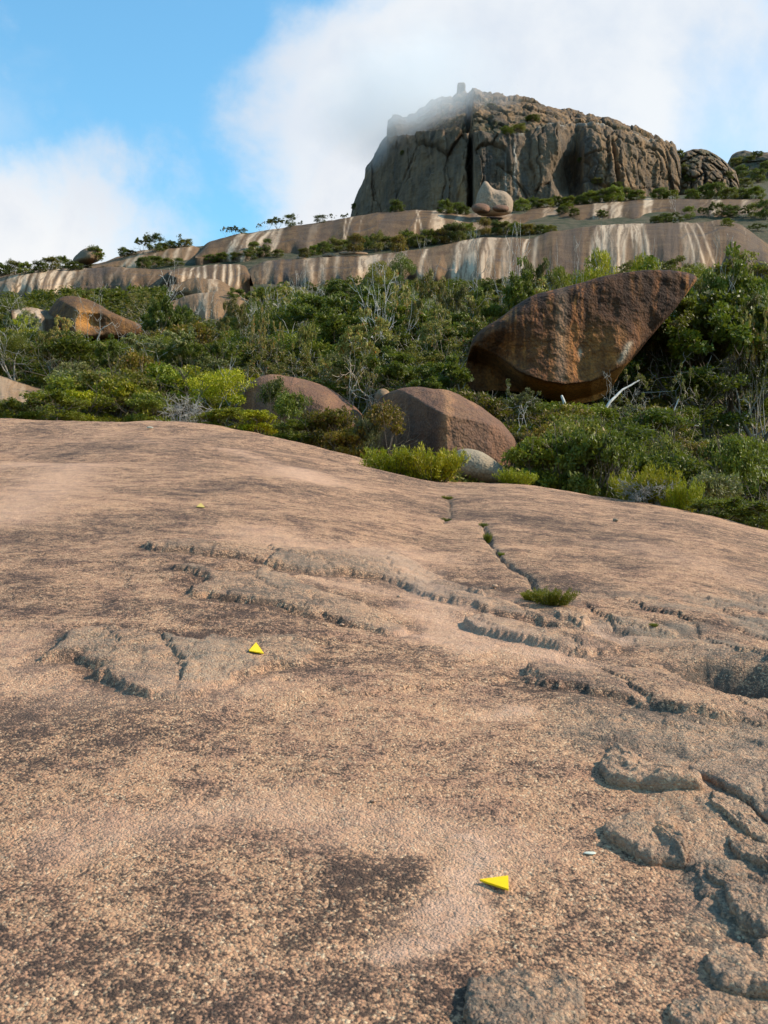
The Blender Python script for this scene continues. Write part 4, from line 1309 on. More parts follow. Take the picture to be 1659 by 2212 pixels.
boulder('boulder', z1([(600,712),(640,704),(690,700),(720,704),(700,712),(640,716)]), 200, 3, M_B_TAN, 580, 'thin sheet of rock lying on the pale part of the middle ledge', n=50, m=16, amp=.04)
FING = z1([(540,540),(545,505),(552,478),(564,458),(574,438),(588,438),(600,456),(618,470),(650,474),(670,486),(682,504),(686,530),(680,570),(550,572)])
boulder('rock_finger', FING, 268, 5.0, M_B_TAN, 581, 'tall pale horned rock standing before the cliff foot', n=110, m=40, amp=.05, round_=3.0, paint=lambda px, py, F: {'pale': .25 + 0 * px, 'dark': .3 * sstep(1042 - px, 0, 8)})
boulder('boulder', z1([(525,540),(535,525),(560,520),(590,525),(602,545),(595,560),(570,563),(540,560)]), 250, 4.0, M_B_MID, 583, 'round brown boulder below the horned rock, left of a pair', n=80, m=28, amp=.03, paint=lambda px, py, F: {'dark': .2 + .5 * sstep(py, 456, 461)})
boulder('boulder', z1([(603,540),(615,530),(640,526),(665,530),(673,543),(660,556),(620,556)]), 250, 3.6, M_B_MID, 585, 'flattened brown boulder below the horned rock, right of a pair', n=80, m=28, amp=.03, paint=lambda px, py, F: {'dark': .2 + .5 * sstep(py, 453, 458)})
boulder('boulder', z1([(465,125),(472,95),(473,64),(480,60),(500,60),(505,66),(504,95),(512,125)]), 424, 3.5, M_MOUNT, 587, 'square block perched on the misty summit', n=60, m=20, amp=.03, round_=6)


# ------------------------------------------------------------------ vegetation: materials
def mat_leaf(name, c1, c2, c3=None, transl=0.25):
    m, g = new_mat(name)
    v = attr(g, 'leafvar')
    oi = g.n('ShaderNodeObjectInfo')
    col = g.mix(g.ramp(v, 0.0, 0.75, smooth=False), c1, c2)
    if c3:
        col = g.mix(g.ramp(v, 0.80, 0.95), col, c3)
    hs_ = g.n('ShaderNodeHueSaturation', ins={'Hue': g.ramp(oi.outputs['Random'], 0, 1, 0.468, 0.502, False), 'Saturation': 1.12,
              'Value': g.ramp(g.m('FRACT', g.m('MULTIPLY', oi.outputs['Random'], 7.3)), 0, 1, 0.52, 1.36, False), 'Color': col})
    c = hs_.outputs[0]
    b = g.n('ShaderNodeBsdfPrincipled', ins={'Base Color': c, 'Roughness': 0.55, 'Specular IOR Level': 0.3})
    t = g.n('ShaderNodeBsdfTranslucent', ins={'Color': g.mix(0.5, c, (0.25, 0.32, 0.03))})
    mx = g.n('ShaderNodeMixShader', ins={0: transl, 1: b.outputs[0], 2: t.outputs[0]})
    g.n('ShaderNodeOutputMaterial', ins={0: mx.outputs[0]})
    return m


def mat_bark(name, a, b_, c):
    m, g = new_mat(name)
    co = g.n('ShaderNodeTexCoord').outputs['Object']
    n_ = g.noise(g.mapping(co, scale=(1, 1, .25)), 7, 4, 0.6)
    f = g.noise(co, 18, 3, 0.6)
    col = g.mix(g.ramp(n_, 0.4, 0.6), a, b_)
    col = g.mix(g.ramp(f, 0.55, 0.7, 0, 0.7), col, c)
    bump = g.n('ShaderNodeBump', ins={'Strength': 0.5, 'Distance': 0.02, 'Height': n_})
    return finish(m, g, col, 0.85, bump.outputs[0])


L_DARK = mat_leaf('leaf_dark_green', (0.045, 0.060, 0.010), (0.105, 0.125, 0.020))
L_MID = mat_leaf('leaf_mid_green', (0.070, 0.088, 0.012), (0.175, 0.190, 0.028))
L_YEL = mat_leaf('leaf_yellow_green', (0.14, 0.155, 0.010), (0.33, 0.32, 0.025))
L_OLIVE = mat_leaf('leaf_olive', (0.090, 0.086, 0.018), (0.19, 0.17, 0.040), (0.19, 0.11, 0.05))
L_GUM = mat_leaf('leaf_gum', (0.21, 0.19, 0.055), (0.38, 0.33, 0.11), (0.52, 0.20, 0.08))
L_GREY = mat_leaf('leaf_grey_green', (0.105, 0.11, 0.04), (0.20, 0.195, 0.085))
L_RUST = mat_leaf('leaf_rusty', (0.11, 0.085, 0.016), (0.20, 0.145, 0.030), (0.18, 0.09, 0.04))
B_WHITE = mat_bark('bark_white', (0.62, 0.58, 0.52), (0.42, 0.39, 0.36), (0.25, 0.21, 0.18))
B_GUM = mat_bark('bark_gum', (0.55, 0.45, 0.34), (0.36, 0.28, 0.22), (0.42, 0.22, 0.12))
B_DARK = mat_bark('bark_dark', (0.14, 0.11, 0.085), (0.08, 0.065, 0.05), (0.2, 0.16, 0.12))
B_GREY = mat_bark('bark_grey', (0.38, 0.35, 0.31), (0.24, 0.22, 0.19), (0.15, 0.12, 0.1))


class Tubes:
    def __init__(s):
        s.V, s.F, s.n = [], [], 0

    def tube(s, pts, rad, k=5):
        pts = np.asarray(pts, float)
        m_ = len(pts)
        d = np.gradient(pts, axis=0)
        d /= np.linalg.norm(d, axis=1)[:, None] + 1e-9
        ref = np.array([0.3, 0.9, 0.1]) if abs(d[0][2]) > 0.7 else np.array([0, 0, 1.0])
        a = np.cross(d, ref); a /= np.linalg.norm(a, axis=1)[:, None] + 1e-9
        b = np.cross(d, a)
        th = np.arange(k) / k * 2 * math.pi
        ring = pts[:, None, :] + np.asarray(rad)[:, None, None] * (np.cos(th)[None, :, None] * a[:, None, :] + np.sin(th)[None, :, None] * b[:, None, :])
        s.V.append(ring.reshape(-1, 3))
        s.F.append(grid_faces(m_, k, True) + s.n)
        s.n += m_ * k

    def get(s):
        return np.vstack(s.V), np.vstack(s.F)


def grow(T, rng, p, d, L, r, lev, maxlev, tips, split=3, spread=0.6, up=0.15, wig=0.25, shrink=0.68, minr=0.006, taper=0.55):
    n_ = 6 if lev < 2 else 4
    pts, rad = [p], [r]
    dd = d / np.linalg.norm(d)
    for i in range(1, n_ + 1):
        dd = dd + rng.normal(0, wig / n_**0.5, 3) + np.array([0, 0, up / n_])
        dd /= np.linalg.norm(dd)
        pts.append(pts[-1] + dd * L / n_)
        rad.append(max(minr, r * (1 - (1 - taper) * i / n_)))
    if lev == maxlev:
        rad[-1] = minr * 0.4
    T.tube(pts, rad, 6 if lev == 0 else (5 if lev == 1 else (4 if lev == 2 else 3)))
    if lev >= maxlev - 1:
        for qi, q in enumerate(pts[2:]):
            tips.append((q, dd, lev == maxlev and qi >= len(pts) - 4))
    if lev < maxlev:
        k = split + (rng.random() < 0.5)
        ph0 = rng.random() * 6.28
        for j in range(k):
            i = n_ if j < 2 else int(rng.integers(max(1, n_ // 2), n_))
            ax = np.cross(dd, [0.1, 0.2, 1.0]); ax /= np.linalg.norm(ax) + 1e-9
            ay = np.cross(dd, ax)
            ph = ph0 + j * 6.28 / k + rng.normal(0, .3)
            sp = spread * (0.6 + 0.7 * rng.random())
            nd = dd * math.cos(sp) + (ax * math.cos(ph) + ay * math.sin(ph)) * math.sin(sp)
            grow(T, rng, pts[i], nd, L * shrink * (0.75 + 0.5 * rng.random()), max(minr, rad[i] * 0.68), lev + 1, maxlev, tips, split, spread, up, wig, shrink, minr, taper)


def leaves(rng, C, Rc, per, size, aspect=0.45, flat=0.0, hang=0.0, jit=1.0, shell=0.0):
    """C centres (n,3), Rc radius per axis (n,3) -> quads; returns verts, faces, var"""
    n_ = len(C)
    idx = np.repeat(np.arange(n_), per)
    m_ = len(idx)
    v = rng.normal(size=(m_, 3))
    v /= np.linalg.norm(v, axis=1)[:, None]
    rr = rng.random(m_)**(1 / 3.0)
    rr = shell + (1 - shell) * rr if shell else rr
    p = C[idx] + v * rr[:, None] * Rc[idx]
    # blade direction
    a = rng.normal(size=(m_, 3)) * jit + v * 0.9
    a[:, 2] = a[:, 2] * (1 - flat) - hang * 1.6
    a /= np.linalg.norm(a, axis=1)[:, None]
    b = np.cross(a, rng.normal(size=(m_, 3)))
    if flat:
        b[:, 2] *= (1 - flat)
    b /= np.linalg.norm(b, axis=1)[:, None] + 1e-9
    s = size * (0.6 + 0.8 * rng.random(m_))[:, None]
    w_ = s * aspect * 0.5
    V = np.stack([p - a * s * .5, p + b * w_ - a * s * .05, p + a * s * .5, p - b * w_ - a * s * .05], 1).reshape(-1, 3)
    F = np.arange(m_ * 4).reshape(-1, 4)
    # tone: by clump plus by leaf (two tones of growth)
    cl = rng.random(n_)[idx]
    var = np.clip(0.6 * cl + 0.5 * rng.random(m_) - 0.05, 0, 1)
    var = np.where(rng.random(m_) < 0.06, 0.97, var * 0.8)
    return V, F, var


KIND = {}


def proto(key, name, cat, trunk, bark, crown=None, leafmat=None):
    """trunk=(V,F), crown=(V,F,var): a template of unit size, first placed copy is the template itself"""
    e = bpy.data.objects.new(name, None)
    parts = []
    tm = mesh_obj('trunk', trunk[0], trunk[1], bark, parent=e)
    COL.objects.unlink(tm)
    parts.append(tm)
    if crown is not None:
        cm = mesh_obj('crown', crown[0], crown[1], leafmat, parent=e, smooth=False, attrs={'leafvar': crown[2]})
        COL.objects.unlink(cm)
        parts.append(cm)
    V = np.vstack([p_[0] for p_ in ([trunk] + ([crown] if crown is not None else []))])
    e.empty_display_size = 0.2
    KIND[key] = dict(root=e, parts=parts, name=name, cat=cat, h=float(np.percentile(V[:, 2], 99.3)), w=float(np.percentile(np.abs(V[:, 0]), 97)) * 2, used=False)


def shrub_proto(key, seed, leafmat, lobes=16, per=300, size=0.075, R0=1.0, Hh=1.25, lobe=0.36, aspect=.45, flat=0.1, name='shrub', bark=None, hang=0, topflat=0.0):
    rng = np.random.default_rng(seed)
    T = Tubes(); tips = []
    ns = int(rng.integers(3, 6))
    for i in range(ns):
        a = i / ns * 6.28 + rng.random()
        grow(T, rng, np.array([0.04 * math.cos(a), 0.04 * math.sin(a), -0.12]), np.array([math.cos(a) * .55, math.sin(a) * .55, 1.0]), Hh * .45, 0.035, 0, 3, tips, 2, 0.55, 0.2, 0.25, 0.72, 0.006)
    C, RR = [], []
    for i in range(lobes):
        a = i * 2.399 + rng.random() * .6
        f = (i + .5) / lobes
        r = R0 * 0.72 * math.sqrt(f) * (0.85 + .3 * rng.random())
        z = Hh * (0.30 + 0.58 * math.sqrt(max(0, 1 - (r / R0)**2))) * (0.85 + .25 * rng.random())
        z = z * (1 - topflat) + topflat * Hh * 0.75
        C.append((r * math.cos(a), r * math.sin(a), z))
        l_ = lobe * (0.7 + .6 * rng.random())
        RR.append((l_, l_, l_ * 0.72))
        if r > 0.45 * R0:      # skirt of foliage reaching down
            C.append((r * 1.02 * math.cos(a + .3), r * 1.02 * math.sin(a + .3), Hh * .24 * (0.7 + .6 * rng.random())))
            RR.append((l_ * .9, l_ * .9, l_ * .8))
    C, RR = np.array(C), np.array(RR)
    # each lobe made of several small sprays
    k = 7
    rr = np.random.default_rng(seed + 5)
    v = rr.normal(size=(len(C) * k, 3)); v /= np.linalg.norm(v, axis=1)[:, None]
    v[:, 2] = np.abs(v[:, 2]) * .8 + v[:, 2] * .2
    idx = np.repeat(np.arange(len(C)), k)
    Cs = C[idx] + v * RR[idx] * (0.55 + .35 * rr.random(len(idx)))[:, None]
    Rs = RR[idx] * 0.42
    V, F, var = leaves(rng, Cs, Rs, max(6, per // k), size, aspect, flat, hang)
    V2, F2, var2 = leaves(rng, C, RR * .7, per // 5, size * 1.2, aspect, flat, hang)
    V = np.vstack([V, V2]); F = np.vstack([F, F2 + len(var) * 4]); var = np.r_[var, var2 * .6]
    V[:, 2] = np.maximum(V[:, 2], 0.0)
    proto(key, name, 'shrub', T.get(), bark or B_DARK, (V, F, var), leafmat)


for i, (lm, tag_) in enumerate(((L_DARK, 'dark'), (L_MID, 'mid'), (L_YEL, 'yellow'), (L_OLIVE, 'olive'), (L_RUST, 'rusty'), (L_GREY, 'grey'))):
    shrub_proto('shrub_%s_a' % tag_, 100 + i, lm, lobes=15, per=230, size=0.085)
    shrub_proto('shrub_%s_b' % tag_, 120 + i, lm, lobes=10, per=250, size=0.09, Hh=1.9, lobe=.38, R0=.85)


def heath_proto(key, seed, leafmat, size=0.10):
    """low feathery bush of upright sprays"""
    rng = np.random.default_rng(seed)
    T = Tubes(); C = []; V, F, var, nn = [], [], [], 0
    for i in range(110):
        a = rng.random() * 6.28
        r = math.sqrt(rng.random())
        d = np.array([math.cos(a) * r * .9, math.sin(a) * r * .9, 0.55 + .45 * rng.random()])
        p0 = np.array([math.cos(a) * r * .5, math.sin(a) * r * .5, 0])
        L = 0.62 * (0.7 + .5 * rng.random())
        pts = [p0 + d * L * t + np.array([0, 0, .12 * t * t]) for t in np.linspace(0, 1, 5)]
        if i < 46:
            T.tube(pts, np.linspace(.012, .004, 5), 3)
        C += pts[1:] + [(pts[2] + pts[3]) / 2, (pts[3] + pts[4]) / 2]
    C = np.array(C)
    V, F, var = leaves(rng, C, np.full((len(C), 3), .085), 13, size, 0.22, 0, -0.75, 0.6)
    proto(key, 'heath_bush', 'shrub', T.get(), B_DARK, (V, F, var), leafmat)


heath_proto('heath_a', 201, L_YEL)
heath_proto('heath_b', 202, L_MID, 0.09)
heath_proto('heath_c', 203, L_OLIVE, 0.11)


def gum_proto(key, seed, leafmat=L_GUM, bark=B_GUM, stems=2, per=26, size=0.085, lean=0.3, spread=.6, cl=0.16, maxlev=4, L0=1.1, name='gum_tree', hang=.12, h=None, split=2, r0=.055):
    rng = np.random.default_rng(seed)
    T = Tubes(); tips = []
    for i in range(stems):
        a = i / stems * 6.28 + rng.random()
        grow(T, rng, np.array([0, 0, -0.15]), np.array([math.cos(a) * lean, math.sin(a) * lean, 1.0]), L0, r0, 0, maxlev, tips, split, spread * 1.25, 0.08, 0.42, 0.70, 0.007)
    P_ = np.array([t[0] for t in tips if t[2]])
    k = P_[:, 2] > 0.58 * P_[:, 2].max()
    P_ = P_[k]
    sel = rng.random(len(P_)) < .9
    P_ = P_[sel]
    V, F, var = leaves(rng, P_, np.full((len(P_), 3), cl) * np.array([1.15, 1.15, .6]), int(per * 1.8), size * 1.2, 0.5, 0, hang)
    proto(key, name, 'tree', T.get(), bark, (V, F, var), leafmat)


gum_proto('gum_a', 301, stems=3, lean=.65, L0=1.45, per=30)
gum_proto('gum_b', 306, stems=2, lean=.35, L0=1.7, per=26)
gum_proto('gum_c', 303, L_GREY, B_WHITE, stems=2, lean=.45, L0=1.6, per=24, cl=.14)
gum_proto('gum_d', 304, L_OLIVE, B_GREY, stems=2, lean=.4, L0=1.5, per=38, cl=.2)
gum_proto('gum_e', 305, L_DARK, B_DARK, stems=3, lean=.5, L0=1.1, per=46, cl=.2)
gum_proto('gum_thin', 307, L_OLIVE, B_GUM, stems=1, lean=.3, L0=1.5, per=13, cl=.13, spread=.7)


def umbrella_proto(key, seed, leafmat, bark=B_GREY, flatw=1.0):
    """sheoak with flat layered pads of foliage"""
    rng = np.random.default_rng(seed)
    T = Tubes(); tips = []
    for i in range(2):
        a = i * 3.1 + rng.random()
        grow(T, rng, np.array([0, 0, -.1]), np.array([math.cos(a) * .5, math.sin(a) * .5, 1.0]), .75, .05, 0, 3, tips, 3, .75, .0, .3, .75, .007)
    C, RR = [], []
    for i in range(26):
        a = i * 2.399; f = (i + .5) / 26
        r = 1.05 * math.sqrt(f) * flatw
        z = 1.42 - .38 * (r / flatw)**2 + rng.normal(0, .05) - (0.28 if rng.random() < .3 else 0)
        C.append((r * math.cos(a), r * math.sin(a), z)); l_ = .24 + .12 * rng.random()
        RR.append((l_ * 1.1, l_ * 1.1, l_ * .42))
    C, RR = np.array(C), np.array(RR)
    V, F, var = leaves(rng, C, RR, 240, .07, .35, .3, -.2)
    proto(key, 'umbrella_tree', 'tree', T.get(), bark, (V, F, var), leafmat)


umbrella_proto('umb_a', 401, L_YEL)
umbrella_proto('umb_b', 402, L_MID, flatw=.85)


def dead_proto(key, seed, bark=B_WHITE, stems=2, lean=.3, maxlev=5, spread=.5, L0=1.0, split=2, r0=.05, up=.25, name='dead_tree', wig=.4):
    rng = np.random.default_rng(seed)
    T = Tubes(); tips = []
    for i in range(stems):
        a = i / stems * 6.28 + rng.random()
        grow(T, rng, np.array([0, 0, -.15]), np.array([math.cos(a) * lean, math.sin(a) * lean, 1.0]), L0, r0, 0, maxlev, tips, split, spread, up, wig, .72, .006)
    proto(key, name, 'tree', T.get(), bark)


dead_proto('dead_a', 501, stems=4, lean=.45, maxlev=4, r0=.042)
dead_proto('dead_b', 502, stems=1, lean=.2, maxlev=5, L0=1.2, r0=.05)
dead_proto('dead_c', 503, B_GREY, stems=2, lean=.5, maxlev=4, spread=.7, wig=.6)
dead_proto('dead_bush', 504, B_GREY, stems=12, lean=1.1, maxlev=3, L0=.55, split=3, r0=.02, up=.1, name='dead_bush', spread=.7, wig=.6)
dead_proto('twiggy', 505, B_GREY, stems=5, lean=.7, maxlev=4, L0=.5, split=3, r0=.03, up=.0, name='dead_bush', spread=.8, wig=.6)

# ------------------------------------------------------------------ placing
BV_NEAR = bvh_of(hill)
BV_SLAB = bvh_of(slab)
BV_ROCK = bvh_of(*LEDGES)
BV_MTN = bvh_of(mountain); BV_KNOB = bvh_of(knob); BV_SPUR = bvh_of(spur)
ALLB = [BV_SLAB, BV_NEAR, BV_ROCK, BV_MTN, BV_KNOB, BV_SPUR]
for _o in [o for o in COL.objects if o.name.startswith(('boulder', 'domed_boulder', 'balanced'))]:
    ALLB.append(bvh_of(_o))
ORIGIN = Vector((0, 0, CAMZ))


def hit_px(px, py, bvs=ALLB):
    a, z = pdir(px, py)
    d = Vector((a, 1, z)).normalized()
    best = None
    for b_ in bvs:
        h = b_.ray_cast(ORIGIN, d)
        if h[0] is not None and (best is None or h[3] < best[1]):
            best = (h[0], h[3])
    return best[0] if best else None


def ground_at(x, y):
    best = None
    for b_ in (BV_NEAR, BV_SLAB, BV_ROCK, BV_MTN, BV_KNOB, BV_SPUR):
        h = b_.ray_cast(Vector((x, y, 400)), Vector((0, 0, -1)))
        if h[0] is not None and (best is None or h[0].z > best):
            best = h[0].z
    return best


PLACED = []


FAR = []


def put_far(key, loc, height, width):
    """the smallest of the many shrubs: collected, then joined into one mass"""
    cm = KIND[key]['parts'][1].data
    if not hasattr(put_far, 'c'): put_far.c = {}
    if key not in put_far.c:
        v = np.empty(len(cm.vertices) * 3); cm.vertices.foreach_get('co', v)
        va = np.empty(len(cm.polygons)); cm.attributes['leafvar'].data.foreach_get('value', va)
        put_far.c[key] = (v.reshape(-1, 4, 3), va)
    v, va = put_far.c[key]
    k_ = np.random.default_rng(len(FAR)).permutation(len(v))[:420]
    q = v[k_]; ctr = q.mean(1, keepdims=True)
    q = ctr + (q - ctr) * 2.05
    a = random.random() * 6.28
    sx = width / KIND[key]['w']; sz = height / KIND[key]['h']
    M = np.array([[math.cos(a) * sx, -math.sin(a) * sx, 0], [math.sin(a) * sx, math.cos(a) * sx, 0], [0, 0, sz]])
    FAR.append(((q.reshape(-1, 3) @ M.T) + np.array(loc), va[k_]))


def put(key, loc, height, width=None, rot=None, label=None, group=None, zone=None, lean=(0, 0)):
    K = KIND[key]
    if not K['used']:
        e, parts = K['root'], K['parts']
        K['used'] = True
    else:
        e = K['root'].copy()
        parts = []
        for p_ in K['parts']:
            c = p_.copy(); c.parent = e; parts.append(c)
    COL.objects.link(e)
    for p_ in parts:
        COL.objects.link(p_)
        p_.parent = e
    sz = height / K['h']
    sx = sz if width is None else width / K['w']
    e.location = loc
    e.rotation_euler = (lean[0] + random.gauss(0, .05), lean[1] + random.gauss(0, .05), rot if rot is not None else random.random() * 6.28)
    e.scale = (sx, sx, sz)
    e['category'] = K['cat']
    PLACED.append(dict(e=e, key=key, loc=Vector(loc), h=height, w=sx * K['w'], label=label, group=group, zone=zone))
    return e


def put_px(key, px, pybase, pytop, wpx=None, Y=None, **kw):
    """plant stands on whatever the photo shows at (px, pybase); or at distance Y on the ground"""
    if Y is None:
        h = hit_px(px, pybase)
        if h is None:
            return None
    else:
        a, z = pdir(px, pybase)
        x = a * Y
        gz = ground_at(x, Y)
        h = Vector((x, Y, gz if gz is not None else CAMZ + z * Y))
    a, z = pdir(px, pytop)
    ztop = CAMZ + z * h.y
    H = max(ztop - h.z, 0.25)
    return put(key, (h.x, h.y, h.z - 0.03), H, None if wpx is None else wpx / FOC * h.y, **kw)


